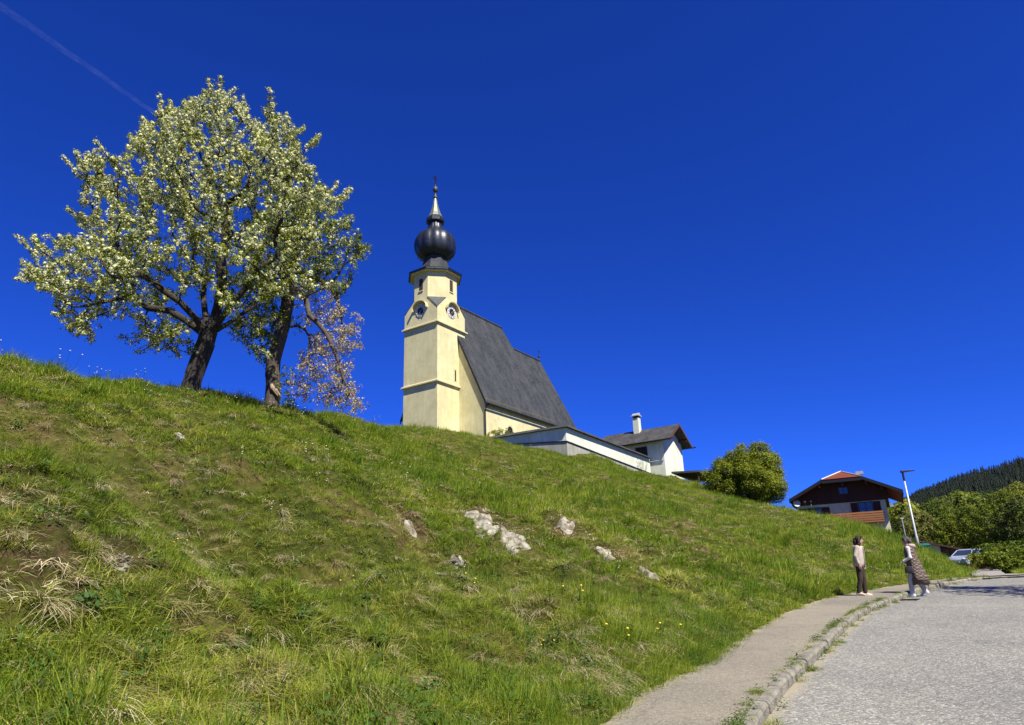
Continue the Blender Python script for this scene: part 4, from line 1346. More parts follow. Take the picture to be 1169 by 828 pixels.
for k in range(5):
    a_ = nodes[parents[ei]]; b_ = nodes[ei]; d_ = b_ - a_; d_ /= np.linalg.norm(d_, axis=1)[:, None] + 1e-9
    u_ = unit(rs, len(ei)); u_ -= d_ * (u_ * d_).sum(1)[:, None]; u_ = u_ + d_ * .3 + np.array([0, 0, .2])
    Cs.append(a_ + (b_ - a_) * rs.uniform(0, 1, (len(ei), 1)) + u_ * rs.uniform(.01, .065, (len(ei), 1))); Ds.append(u_ / np.linalg.norm(u_, axis=1)[:, None])
Cs = np.concatenate(Cs); Ds = np.concatenate(Ds)
# further short shoots carrying the clusters: each shoot = 3 clusters in line, so that the crown reads as sprays
C_ = np.concatenate([C0, C0 + D0 * .1, Cs])
D_ = np.concatenate([D0, D0, Ds])
isshoot = np.arange(len(C_)) >= 2 * len(C0)
hgt = np.clip((C_[:, 2] - 1.6) / 5.5, 0, 1)
rad_ = np.linalg.norm((C_ - oc) * np.array([1, 1, .95]), axis=1)
print('pear', len(nodes), len(C_), flush=True)
def cluster(C_, D_, n, spread, rs):
    n_ = np.repeat(np.arange(len(C_)), n)
    u = unit(rs, len(n_)) * .9 + D_[n_] * .55 + np.array([0, 0, .25]); u /= np.linalg.norm(u, axis=1)[:, None]
    return C_[n_] + u * spread * rs.uniform(.5, 1.1, (len(n_), 1)), u
pb = np.clip(.22 + .42 * hgt + .09 * (rad_ - 3.0) + .18 * isshoot, .08, .92)
isb = rs.uniform(0, 1, len(C_)) < pb
P, U_ = cluster(C_[isb], D_[isb], 9, .068, rs)
link('blossoms', quads('blossoms', P, U_ + unit(rs, len(P)) * .22, rs.uniform(.045, .072, len(P)), rs, 1.0), M['blossom'], pear)
P, U_ = cluster(C_, D_, 4, .12, rs)
link('crown', quads('crown', P, U_ * .5 + unit(rs, len(P)) * .8 + np.array([0, 0, .3]), rs.uniform(.06, .095, len(P)), rs, .6, None, .3), M['pearleaf'], pear)

# --- the second, half withered tree
tb2 = at(310, 458, 24.0)
tz2 = drop(tb2[0], tb2[1])[0]
TB2 = np.array([tb2[0], tb2[1], tz2 - .1])
rs = np.random.RandomState(23)
def px2(u, v, dy=0.0):
    q = at_y(u, v, TB2[1] + dy); return q - TB2
tl = [px2(311, 452), px2(312, 440), px2(311, 428), px2(312, 414), px2(316, 398), px2(320, 384), px2(324, 370), px2(327, 354), px2(329, 340), px2(332, 322), px2(336, 302), px2(338, 282), px2(340, 262)]
nd_, pr_ = [np.zeros(3)], [-1]
for q in tl: nd_.append(q); pr_.append(len(nd_) - 2)
def limb(start, pts):
    p = start
    for q in pts: nd_.append(q); pr_.append(p); p = len(nd_) - 1
    return p
l1 = limb(7, [px2(332, 373, .1), px2(340, 372, .2), px2(348, 376, .3), px2(353, 384, .3), px2(354, 394, .3), px2(353, 401, .3)])
l2 = limb(10, [px2(340, 334, -.3), px2(349, 340, -.5), px2(353, 360, -.6), px2(362, 368, -.6), px2(372, 380, -.6), px2(380, 396, -.6), px2(386, 412, -.6), px2(392, 432, -.6), px2(400, 448, -.6), px2(408, 458, -.6)])
l3 = limb(11, [px2(348, 318, .4), px2(362, 318, .7), px2(376, 326, .8), px2(386, 344, .8), px2(390, 362, .8), px2(391, 384, .8)])
l4 = limb(6, [px2(310, 382, -.3), px2(300, 378, -.5), px2(288, 372, -.7), px2(276, 366, -.8)])
l5 = limb(9, [px2(318, 335, .3), px2(306, 322, .5), px2(296, 312, .6)])
FRESH = [(270, 332), (280, 300), (300, 270), (318, 232), (345, 214), (372, 218), (398, 236), (410, 262), (424, 288), (408, 306), (402, 330), (382, 340), (358, 332), (340, 342), (326, 392), (312, 408), (296, 412), (284, 402), (262, 380)]
WITH = [(338, 352), (352, 340), (372, 336), (392, 352), (410, 358), (412, 392), (404, 412), (408, 440), (418, 466), (394, 470), (362, 462), (334, 448), (330, 428), (344, 412), (340, 390), (356, 380)]
aF = envelope(FRESH, TB2, 900, rs, .75)
aW = envelope(WITH, TB2, 520, rs, .85)
nodes, parents = grow(nd_, pr_, np.concatenate([aF, aW]), .22, 1.5, .38, 80, .25, 5, -.02)
r = radii(nodes, parents, .008, 1.95, .25)
ap = empty('withered_tree', tuple(TB2), 0, 'smaller half withered fruit tree with drooping beige branches on its right side', 'tree', 'fruit trees on the meadow crest')
link('trunk', branch_mesh('trunk', nodes, parents, r, 8), M['bark2'], ap, True)
wp = np.array([[q[0] - TB2[0], q[2] - TB2[2]] for q in (at_y(u, v, TB2[1]) for u, v in WITH)])
C_, D_ = sprays(nodes, parents, r, rs, .024, 8, np.array([.6, 0, 4.0]), .34)
inw = in_poly(C_[:, 0], C_[:, 2], wp + (wp - wp.mean(0)) * .12)
print('withered', len(nodes), len(C_), inw.sum(), flush=True)
Cf, Df = C_[~inw], D_[~inw]
isb = rs.uniform(0, 1, len(Cf)) < np.clip(.05 + .10 * (Cf[:, 2] - 2.0), 0, .6)
P, U_ = cluster(Cf[isb], Df[isb], 8, .07, rs)
link('blossoms', quads('blossoms', P, U_ + unit(rs, len(P)) * .5, rs.uniform(.04, .06, len(P)), rs), M['blossom'], ap)
P, U_ = cluster(Cf, Df, 6, .12, rs)
link('crown', quads('crown', P, U_ * .5 + unit(rs, len(P)) * .8 + np.array([0, 0, .3]), rs.uniform(.07, .11, len(P)), rs, .6, None, .3), M['pearleaf'], ap)
Cw, Dw = C_[inw], D_[inw]
kk = rs.uniform(0, 1, len(Cw)) < .95
P, U_ = cluster(Cw[kk], Dw[kk], 8, .11, rs)
link('withered_leaves', quads('withered_leaves', P, U_ + unit(rs, len(P)), rs.uniform(.04, .075, len(P)), rs, .7, None, .3), M['withered'], ap)
# bare broken wood low on its trunk
b = MB()
q0, q1 = px2(311, 440), px2(316, 452)
b.tube([q0 + np.array([-.05, -.20, .12]), (q0 + q1) / 2 + np.array([.03, -.27, 0]), q1 + np.array([.10, -.22, -.05])], [.03, .085, .03], 8)
b.tube([q0 + np.array([.06, -.24, -.05]), (q0 + q1) / 2 + np.array([.16, -.25, -.1]), q1 + np.array([.22, -.16, -.1])], [.03, .06, .03], 7)
b.build('bare_wood', M['rawwood'], ap)

# --- leafy trees and bushes
def leafy(name, loc, h, w, label, cat, mat, seed, group=None, trunk_h=.22, nat=420, leaf=.22, per=3, low=.12, nleaf=4, round_=1.0, shrub=False, spread=.36):
    rs = np.random.RandomState(seed)
    A = []
    ang = rs.uniform(0, 6.28, 5)
    while len(A) < nat:
        p = rs.uniform(-1, 1, 3)
        th = math.atan2(p[1], p[0])
        lob = 1 + .13 * math.sin(2 * th + ang[0]) + .12 * math.sin(3 * th + ang[1] + 2 * p[2]) + .10 * math.sin(5 * p[2] + ang[2] + th)
        q = math.hypot(p[0], p[1]) ** 2 + (abs(p[2]) ** 2.0)
        if q < lob * lob * .92:
            zc = p[2] * (1 - low) / 2 + (1 + low) / 2
            wsc = 1.0 if p[2] < .2 else 1 - (p[2] - .2) ** 1.4 * .25 * (2 - round_)
            A.append((p[0] * w / 2 * wsc, p[1] * w / 2 * wsc, zc * h))
    A = np.array(A)
    nd_, pr_ = [(0, 0, -.3)], [-1]
    n0 = max(3, int(h * .3 / .5))
    if shrub:
        for k in range(5):
            t = rs.uniform(0, 6.28)
            nd_.append((.3 * math.cos(t), .3 * math.sin(t), .3)); pr_.append(0)
            nd_.append((.12 * w * math.cos(t), .12 * w * math.sin(t), .2 * h)); pr_.append(len(nd_) - 2)
    else:
        for k in range(n0):
            z = h * trunk_h * 1.6 * (k + 1) / n0
            nd_.append((rs.normal(0, .06), rs.normal(0, .06), z)); pr_.append(len(nd_) - 2)
    st = h / 18
    nodes, parents = grow(nd_, pr_, A, st, h * .3, st * 1.5, 60, .25, seed)
    r = radii(nodes, parents, .012 * h / 8, 2.2, .022 * h)
    root = empty(name, loc, 0, label, cat, group)
    link('trunk', branch_mesh('trunk', nodes, parents, r, 6), M['bark'], root, True)
    C_, D_ = sprays(nodes, parents, r, rs, .05 * h / 8, per, np.array([0, 0, h * .55]), leaf * 1.9)
    P, U_ = cluster(C_, D_, nleaf, max(spread * h / 8, leaf), rs)
    vn = np.array([mnoise.noise(Vector(p) * .55) for p in C_]) * .5 + .5
    var = np.clip(np.repeat(vn, nleaf) * .7 + rs.uniform(-.15, .35, len(P)), 0, 1)
    link('crown', quads('crown', P, U_ * .6 + unit(rs, len(P)) * .7 + np.array([0, 0, .4]), rs.uniform(.7, 1.25, len(P)) * leaf, rs, .7, var, .25), M[mat], root)
    return root

def gpos(u, v, t, sink=0.0):
    q = at(u, v, t); z = drop(q[0], q[1])[0]
    return (float(q[0]), float(q[1]), z - sink)
# bush beyond the meadow
q = at(856, 577, 70)
leafy('round_tree', (float(q[0]), float(q[1]), float(q[2]) - .8), 6.9, 7.5, 'dense round yellow-green tree standing alone between the timber shelter and the alpine house', 'tree', 'leafG', 31, None, .14, 900, .14, 22, .05, 9, .8, spread=.72)
# right hand wood: hill terrain first
def wood_z(x, y):
    g = ground_z(x, y)
    s_ = np.clip((y * .9 + x * .25 - 88), 0, None)
    return g - .1 + s_ * .05
WX = np.concatenate([np.arange(30, 140, 5), np.arange(140, 420, 14)]); WY = np.concatenate([np.arange(62, 130, 4), np.arange(130, 460, 12)])
def wood_mask(x, y): return sdist(x, y) < -9
V, Q = grid_mesh('wooded_slope', WX, WY, wood_z)
kp = (wood_mask(V[:, 0], V[:, 1]) & (V[:, 0] * .9 - V[:, 1] * .45 > -22))[Q].all(1)
us = np.unique(Q[kp]); rm = np.full(len(V), -1); rm[us] = np.arange(len(us))
tag(link('wooded_slope', np_mesh('wooded_slope', V[us], rm[Q[kp]]), M['soil'], None, True), kind='structure')
# prototypes, then copies
def wpos(u, t, sink=.3):
    d = ray(u, 650); q = cC + t * d
    return (float(q[0]), float(q[1]), float(wood_z(np.array([q[0]]), np.array([q[1]]))[0]) - sink)
GR = 'deciduous trees at the edge of the wood'
T1 = leafy('leafy_tree', wpos(1152, 78), 8.8, 7.4, 'bright green spring tree behind the parked cars, tallest of the front row', 'tree', 'leafY', 41, GR, .2, 520, .2, 9, .08, 5)
T2 = leafy('leafy_tree', wpos(1106, 84), 6.8, 6.6, 'yellow-green tree directly above the garage lean-to', 'tree', 'leafY', 42, GR, .18, 480, .2, 9, .05, 5)
T3 = leafy('leafy_tree', wpos(1066, 92), 7.2, 7.0, 'pale cream-green flowering tree between the street lamp and the garage roof', 'tree', 'leafP', 43, GR, .2, 480, .19, 9, .06, 5)
T4 = leafy('leafy_tree', wpos(1182, 66), 6.8, 6.2, 'dark green tree at the right edge above the road bend', 'tree', 'leafD', 44, GR, .15, 480, .18, 9, .04, 5)
more = [(T1, 1125, 100, 1.12, 1.3, 'mid green rounded tree in the second row right of the garage'),
        (T2, 1166, 104, 1.25, 2.2, 'tall yellow-green tree high on the slope at the right edge'),
        (T1, 1086, 112, 1.15, 4.0, 'green tree peeping out above the garage roof, second row'),
        (T2, 1050, 108, 1.0, 5.2, 'yellow-green tree right behind the street lamp pole'),
        (T3, 1042, 88, .62, 1.0, 'small pale tree squeezed between the alpine house and the lamp'),
        (T1, 1200, 92, 1.25, 3.1, 'large green tree cut by the right edge behind the dark one'),
        (T2, 1140, 122, 1.3, .6, 'broad yellowish tree in the third row above the parked cars'),
        (T4, 1112, 128, 1.25, 1.9, 'dark tree in the third row below the conifers'),
        (T1, 1180, 132, 1.5, 2.7, 'high green crown near the right edge below the conifers'),
        (T3, 1092, 140, 1.1, 3.7, 'pale green crown far back below the conifer ridge'),
        (T1, 1062, 138, 1.1, 5.5, 'rounded green crown far behind the lamp head'),
        (T4, 1036, 130, 1.0, .4, 'dark green crown showing just right of the alpine house roof'),
        (T2, 1158, 150, 1.4, 4.4, 'light green crown far back, right of the third row')]
for src, u, t, s_, rz_, lab in more:
    s_ *= .85
    copy_thing(src, wpos(u, t), rz_, (s_, s_, s_ * random.Random(u).uniform(.92, 1.12)), lab)
# tree out on the right verge that shades the road
gx_, gy_ = 19.2, 14.6
leafy('roadside_tree', (gx_, gy_, float(ground_z(gx_, gy_)) - .1), 10.5, 7.6, 'leafy roadside tree standing on the verge right of the road', 'tree', 'leafY', 51, None, .3, 460, .2, 7, .32, 5)
# shrubs where the road bends
sh1 = leafy('shrub', gpos(1150, 652, 42), 1.25, 3.6, 'dark low shrub at the road bend just right of the timber stack', 'shrub', 'leafY', 61, 'shrubs at the road bend', .1, 260, .12, 3, .0, 4, shrub=True)
for u, t, s_, rz_, lab in [(1172, 37, 1.1, 1.1, 'low shrub at the right edge where the road leaves the picture'), (1137, 56, .7, 2.0, 'smaller shrub right beside the white car'), (1192, 44, 1.5, 3.3, 'taller shrub behind the right edge of the road bend'), (1160, 52, 1.5, 4.1, 'bushy shrub behind the timber stack')]:
    q = at(u, 650, t)
    copy_thing(sh1, (float(q[0]), float(q[1]), float(ground_z(q[0], q[1])) - .15), rz_, (s_, s_, s_), lab)
# bush at the foot of the church, stand-in for shrub shadows on the yard wall
q = chw(5.6, 4.6, 0)
leafy('shrub', (float(q[0]), float(q[1]), drop(q[0], q[1])[0] - .1), 2.0, 3.2, 'small yellow-green bush at the foot of the church gable', 'shrub', 'leafY', 65, None, .1, 160, .12, 3, 0, 4, shrub=True)

# plant added on the churchyard wall in place of a shrub's shadows
rs = np.random.RandomState(9)
cpl = empty('wall_shadow_plant', tuple(chw(18.2, wn0 + .08, -4.2)), RZ, 'sparse plant added in place of shrub shadows on the lower end of the churchyard wall', 'plant')
b = MB()
ends = []
for k in range(7):
    pts = [(0.02, 0, -.6)]
    y_, z_ = 0.0, -.6
    for q in range(6):
        y_ += (k - 3) * .09 + rs.normal(0, .06); z_ += .36 + rs.normal(0, .05); pts.append((.02 + rs.uniform(0, .05), y_, z_)); ends.append((y_, z_))
    b.tube(pts, [.018, .016, .014, .012, .01, .008, .006], 5)
b.build('stem', M['bark2'], cpl, True)
e_ = np.array(ends)[rs.randint(0, len(ends), 260)]
P = np.stack([rs.uniform(.02, .16, 260), e_[:, 0] + rs.normal(0, .14, 260), e_[:, 1] + rs.normal(0, .14, 260)], 1)
link('leaves', quads('leaves', P, unit(rs, 260) * .6 + np.array([.8, 0, .3]), rs.uniform(.06, .12, 260), rs, .8), M['leafY'], cpl)

# ------------------------------------------------------------------ stuff scattered as instances
def proto_collection(name, objs):
    cl = bpy.data.collections.new(name)
    for o in objs:
        for c2 in list(o.users_collection): c2.objects.unlink(o)
        cl.objects.link(o)
    return cl
def scatter(name, P, R_, S_, I_, coll, kind='stuff', label=None):
    me = bpy.data.meshes.new(name)
    me.from_pydata([tuple(p) for p in P], [], [])
    a = me.attributes.new('rot', 'FLOAT_VECTOR', 'POINT'); a.data.foreach_set('vector', np.asarray(R_, np.float32).ravel())
    a = me.attributes.new('scl', 'FLOAT_VECTOR', 'POINT'); a.data.foreach_set('vector', np.asarray(S_, np.float32).ravel())
    a = me.attributes.new('idx', 'INT', 'POINT'); a.data.foreach_set('value', np.asarray(I_, np.int32).ravel())
    o = bpy.data.objects.new(name, me); COL.objects.link(o)
    ng = bpy.data.node_groups.new(name + '_nodes', 'GeometryNodeTree')
    ng.interface.new_socket('Geometry', in_out='INPUT', socket_type='NodeSocketGeometry')
    ng.interface.new_socket('Geometry', in_out='OUTPUT', socket_type='NodeSocketGeometry')
    gi = ng.nodes.new('NodeGroupInput'); go_ = ng.nodes.new('NodeGroupOutput')
    iop = ng.nodes.new('GeometryNodeInstanceOnPoints')
    ci = ng.nodes.new('GeometryNodeCollectionInfo'); ci.inputs[0].default_value = coll; ci.inputs[1].default_value = True; ci.inputs[2].default_value = True
    def na(nm, typ):
        n = ng.nodes.new('GeometryNodeInputNamedAttribute'); n.data_type = typ; n.inputs[0].default_value = nm; return n.outputs[0]
    ng.links.new(gi.outputs[0], iop.inputs['Points']); ng.links.new(ci.outputs[0], iop.inputs['Instance'])
    iop.inputs['Pick Instance'].default_value = True
    ng.links.new(na('idx', 'INT'), iop.inputs['Instance Index'])
    e2r = ng.nodes.new('FunctionNodeEulerToRotation'); ng.links.new(na('rot', 'FLOAT_VECTOR'), e2r.inputs[0]); ng.links.new(e2r.outputs[0], iop.inputs['Rotation'])
    ng.links.new(na('scl', 'FLOAT_VECTOR'), iop.inputs['Scale'])
    ng.links.new(iop.outputs[0], go_.inputs[0])
    md = o.modifiers.new('scatter', 'NODES'); md.node_group = ng
    tag(o, label, None, None, kind)
    return o

def blades(name, seed, n, hmin, hmax, spread, wid, lean, mat, droop=0.0, dirx=None, var=(0, .75), seg=4):
    """a tuft of curved grass blades"""
    rs = np.random.RandomState(seed)
    ang = rs.uniform(0, 6.283, n); rr = spread * np.sqrt(rs.uniform(0, 1, n))
    base = np.stack([rr * np.cos(ang), rr * np.sin(ang), np.full(n, -.03)], 1)
    ba = ang + rs.normal(0, .9, n)
    if dirx is not None: ba = dirx + rs.normal(0, .55, n)
    dirv = np.stack([np.cos(ba), np.sin(ba), np.zeros(n)], 1)
    H_ = rs.uniform(hmin, hmax, n); ln = np.abs(rs.normal(lean, lean * .5, n))
    side = np.stack([-np.sin(ba + rs.normal(0, .6, n)), np.cos(ba), np.zeros(n)], 1)
    w = wid * rs.uniform(.6, 1.3, n)
    V = []
    for k in range(seg + 1):
        t = k / seg
        p = base + dirv * (ln * H_ * t ** 1.7)[:, None] + np.array([0, 0, 1]) * (H_ * (t - (droop + .25 * ln) * t ** 2.4))[:, None]
        ww = (w * (1 - t ** 1.6) * .5 + .0004)[:, None]
        V.append(p - side * ww); V.append(p + side * ww)
    V = np.stack(V, 1).reshape(-1, 3)
    Q = []
    st = (seg + 1) * 2
    b0 = np.arange(n) * st
    for k in range(seg):
        Q.append(np.stack([b0 + 2 * k, b0 + 2 * k + 1, b0 + 2 * k + 3, b0 + 2 * k + 2], 1))
    Q = np.concatenate(Q)
    vv = np.tile(rs.uniform(var[0], var[1], n), seg)
    o = link(name, np_mesh(name, V, Q, [('var', vv, 'FACE')]), M[mat])
    return o
protos = []
for k in range(4): protos.append(blades('tuft_a%d' % k, 100 + k, 46, .06, .22, .13, .0065, .95, 'grass', .15, var=(0, 1.0)))            # 0-3 near
for k in range(4): protos.append(blades('tuft_b%d' % k, 110 + k, 34, .08, .27, .24, .015, .9, 'grass', .15, var=(0, 1.0), seg=3))       # 4-7 far
for k in range(2): protos.append(blades('tuft_c%d' % k, 120 + k, 22, .18, .40, .12, .0065, .5, 'grass', var=(.0, .6)))   # 8-9 tall
for k in range(3): protos.append(blades('tuft_d%d' % k, 130 + k, 44, .08, .26, .11, .0055, 1.3, 'straw', .4, dirx=0.0, var=(0, 1)))   # 10-12 hanging straw, towards +x
# 13-14 broad leaved weeds
def weed(name, seed, n=16, size=.07, spread=.13):
    rs = np.random.RandomState(seed)
    a = rs.uniform(0, 6.28, n); r_ = rs.uniform(.02, spread, n)
    C_ = np.stack([r_ * np.cos(a), r_ * np.sin(a), rs.uniform(.02, .17, n)], 1)
    Nn = np.stack([np.cos(a) * .5, np.sin(a) * .5, np.ones(n)], 1) + unit(rs, n) * .35
    Nn /= np.linalg.norm(Nn, axis=1)[:, None]
    return link(name, quads(name, C_, Nn, rs.uniform(.6, 1.4, n) * size, rs, .62, None, .2), M['weed'])
for k in range(2): protos.append(weed('tuft_e%d' % k, 140 + k, 18, .05, .12))
# 15 dandelions, 16 seed heads
def flower(name, seed, n, h0, h1, hr, mat, spread=.2, wid=.004):
    rs = np.random.RandomState(seed)
    mb = MB()
    for k in range(n):
        a = rs.uniform(0, 6.28); r_ = rs.uniform(0, spread); h_ = rs.uniform(h0, h1)
        x, y = r_ * math.cos(a), r_ * math.sin(a); dx, dy = rs.normal(0, .04, 2)
        mb.cur = 0; mb.tube([(x, y, 0), (x + dx * .4, y + dy * .4, h_ * .6), (x + dx, y + dy, h_)], wid, 3)
        mb.cur = 1; mb.ball((x + dx, y + dy, h_), (hr, hr, hr * .6), 4)
    return mb.build(name, [M['weed'], M[mat]])
protos.append(flower('tuft_f0', 150, 3, .12, .26, .015, 'dandelion'))
protos.append(flower('tuft_g0', 151, 5, .3, .6, .016, 'seed', .3, .003))
protos.append(blades('tuft_h0', 152, 34, .05, .16, .16, .006, 1.2, 'straw', .2, var=(0, 1)))      # 17 short dry
protos.append(blades('tuft_i0', 153, 40, .02, .06, .2, .008, 3.5, 'straw', .1, var=(.2, 1), seg=2))      # 18 litter
for k in range(2): protos.append(blades('tuft_j%d' % k, 154 + k, 30, .2, .46, .16, .015, .55, 'grass', .05, var=(0, .7), seg=3))      # 19-20 tall, far
protos.append(blades('tuft_k0', 157, 26, .08, .24, .16, .012, 1.4, 'straw', .35, dirx=0.0, var=(0, 1), seg=3))      # 21 hanging straw, far
protos.append(blades('tuft_l0', 158, 24, .03, .1, .2, .018, 2.5, 'straw', .1, var=(.2, 1), seg=2))      # 22 litter, far
PC = proto_collection('grass_tufts', protos)

def align(nrm, up, rs):
    """euler z-up blended between the slope normal and vertical with a random spin"""
    out = np.empty((len(nrm), 3))
    z = nrm * (1 - up) + np.array([0, 0, 1]) * up
    z /= np.linalg.norm(z, axis=1)[:, None]
    sp = rs.uniform(0, 6.283, len(nrm))
    for i in range(len(nrm)):
        qd = Vector(z[i]).to_track_quat('Z', 'Y')
        out[i] = (qd.to_matrix() @ Matrix.Rotation(sp[i], 3, 'Z')).to_euler()
    return out
rs = np.random.RandomState(77)
# candidate points over the slope, density falls off with distance
def hash_noise(x, y, s, o):
    return np.array([mnoise.fractal(Vector((a * s + o, b * s - o, o * .37)), 1.0, 2.0, 3) for a, b in zip(x, y)])
PX, PY = [], []
for (r0, r1, dens) in [(2.5, 7, 190), (7, 12, 120), (12, 20, 66), (20, 35, 30), (35, 62, 14), (62, 100, 7)]:
    a0, a1 = rad(-50), rad(46)
    area = .5 * (a1 - a0) * (r1 * r1 - r0 * r0)
    n = int(area * dens)
    rr = np.sqrt(rs.uniform(r0 * r0, r1 * r1, n)); aa = rs.uniform(a0, a1, n)
    PX.append(rr * np.sin(aa)); PY.append(rr * np.cos(aa))
PX = np.concatenate(PX); PY = np.concatenate(PY)
D = sdist(PX, PY)
ok = D > .02
PX, PY, D = PX[ok], PY[ok], D[ok]
# keep off the buildings
lx = (PX - cO[0]) * cN[0] + (PY - cO[1]) * cN[1]; ly = (PX - cO[0]) * cA[0] + (PY - cO[1]) * cA[1]
inb = ((lx < wn0 + .1) & (lx > -30) & (ly > wa - .05) & (ly < 45) & (lx > 2)) | ((lx < .2) & (lx > -12) & (ly > -.2)) | ((lx > 9) & (lx < 17.6) & (ly > 21) & (ly < 27.6))
PX, PY, D = PX[~inb], PY[~inb], D[~inb]
hzs = np.empty(len(PX)); hn = np.empty((len(PX), 3))
for i in range(len(PX)):
    z_, n_ = drop(PX[i], PY[i]); hzs[i] = z_; hn[i] = n_
dist = np.sqrt(PX ** 2 + PY ** 2 + (hzs - CZ) ** 2)
n1 = hash_noise(PX, PY, .42, 3.1); n2 = hash_noise(PX, PY, 1.3, 9.7); n3 = hash_noise(PX, PY, .16, 17.3)
print('grass candidates', len(PX), n1.std(), n2.std(), flush=True)
patch = n1 * .9 + n2 * .6           # > bare / dry
band = np.exp(-((D - 8.5) / 4.5) ** 2)      # the eroded middle of the bank
dry = patch + band * .22 - np.clip((1.6 - D) / 1.6, 0, 1) * .6
ru = rs.uniform(0, 1, len(PX))
# bare soil scars: the photo's reddish earth on the left and pale rock in the middle
bare = bareness(PX, PY)
keep_ = ru > np.clip(np.maximum(bare * .6, rockness(PX, PY) * 1.3 - .3), 0, .86)
keep_ &= ~((dry > .62) & (ru < .25))
sel_ = np.where(keep_)[0]
PX, PY, hzs, hn, dist, dry, D, bare, n2, n3 = [q[sel_] for q in (PX, PY, hzs, hn, dist, dry, D, bare, n2, n3)]
npt = len(PX)
rv = rs.uniform(0, 1, npt); rv2 = rs.uniform(0, 1, npt)
idx = np.where(dist < 15, rs.randint(0, 4, npt), 4 + rs.randint(0, 4, npt))
tall = (rv < np.where(dist < 40, .07, .09) + .42 * (n3 > .06) * (n2 > -.1))
idx = np.where(tall, np.where(dist < 17, 8, 19) + rs.randint(0, 2, npt), idx)
rk_ = rockness(PX, PY)
straw = (rv2 < np.clip((dry + .08) * .9, .16, .6)) | (((bare > .12) | (rk_ > .15)) & (rv2 < .6))
idx = np.where(straw & (D > .5), np.choose(np.minimum((rs.uniform(0, 1, npt) * 10).astype(int), 9) // 3, [10 + rs.randint(0, 3, npt), np.full(npt, 17), np.full(npt, 18), np.full(npt, 17)]), idx)
idx = np.where((idx >= 10) & (idx <= 12) & (dist > 18), 21, idx); idx = np.where(((idx == 17) | (idx == 18)) & (dist > 18), 22, idx)
bl_ = (bare > .3) & (rs.uniform(0, 1, npt) < .75)
idx = np.where(bl_, np.where(dist > 18, 22, np.where(rs.uniform(0, 1, npt) < .6, 18, 17)), idx)
weedm = ~bl_ & (rs.uniform(0, 1, npt) < np.where(n2 > .25, .16, .03)) & (dist < 30)
idx = np.where(weedm, 13 + rs.randint(0, 2, npt), idx)
fl = rs.uniform(0, 1, npt)
idx = np.where((fl < .004 * (dist > 9) * (n1[sel_] > 0)), 15, idx)
idx = np.where((fl > .9985 - .008 * ((dist > 13) & (dist < 24) & (PY > 0) & (D > 13))) & (dist > 13), 16, idx)
sc = rs.uniform(.75, 1.25, npt) * (1 + .25 * np.clip(n3 * 2, -.6, 1)) * np.where(dist > 35, 1.15, 1.0) * np.where(D < .5, .55 + D * .6, 1)
R_ = align(hn, .55, rs)
# straw hangs downhill
dh = np.arctan2(hn[:, 1], hn[:, 0])
sm = ((idx >= 10) & (idx <= 12)) | (idx == 21)
R_[sm] = np.stack([np.zeros(sm.sum()), rs.uniform(.1, .5, sm.sum()), dh[sm] + rs.normal(0, .5, sm.sum())], 1)
scatter('meadow_grass', np.stack([PX, PY, hzs - .01], 1), R_, np.stack([sc, sc, sc], 1), idx, PC, label='long green meadow grass with dry straw tufts covering the steep bank')
print('grass tufts', npt, flush=True)
# weeds in the kerb joint and pavement edge
WP, WS, WI = [], [], []
s = 2.0
while s < SEND - 3:
    if mnoise.noise(Vector((s * 1.1, .3, 0))) > -.25 or rs.uniform() < .3:
        off = rs.choice([-.02, KERB_W + .03], p=[.66, .34]) + rs.normal(0, .025)
        a = kpt(s, off)
        base_z = float(ground_z(*a)) + (.012 if off < .1 else -ROAD_DROP)
        for k in range(rs.randint(2, 6)):
            WP.append((a[0] + rs.normal(0, .04), a[1] + rs.normal(0, .04), base_z)); WS.append(rs.uniform(.3, .75)); WI.append(rs.choice([13, 14, 0, 1]))
    s += rs.uniform(.04, .2)
WS = np.array(WS)
scatter('kerb_weeds', WP, np.stack([np.zeros(len(WP)), np.zeros(len(WP)), rs.uniform(0, 6.28, len(WP))], 1), np.stack([WS, WS, WS * .8], 1), WI, PC, label='small green weeds growing along the kerb joints')
# grass on the verge beyond the road and under the wood
VX, VY = [], []
k_ = 0
while len(VX) < 4200:
    u = rs.uniform(1085, 1260); t = rs.uniform(27, 85)
    d = ray(u, 650); q = cC + d * t
    dl = sdist([q[0]], [q[1]])[0]; dk_ = sdist([q[0]], [q[1]], KS)[0]
    ddr = -sdist([q[0]], [q[1]], DR)[0]
    if dl < -.3 and dk_ > .5 and (ddr > 1.4 or ddr < -.6): VX.append(q[0]); VY.append(q[1])
VX, VY = np.array(VX), np.array(VY)
VS = rs.uniform(.9, 1.7, len(VX))
scatter('verge_grass', np.stack([VX, VY, ground_z(VX, VY) - .06], 1), np.stack([np.zeros(len(VX)), np.zeros(len(VX)), rs.uniform(0, 6.28, len(VX))], 1), np.stack([VS, VS, VS], 1), 4 + rs.randint(0, 6, len(VX)), PC, label='rough grass on the verge beyond the road bend')

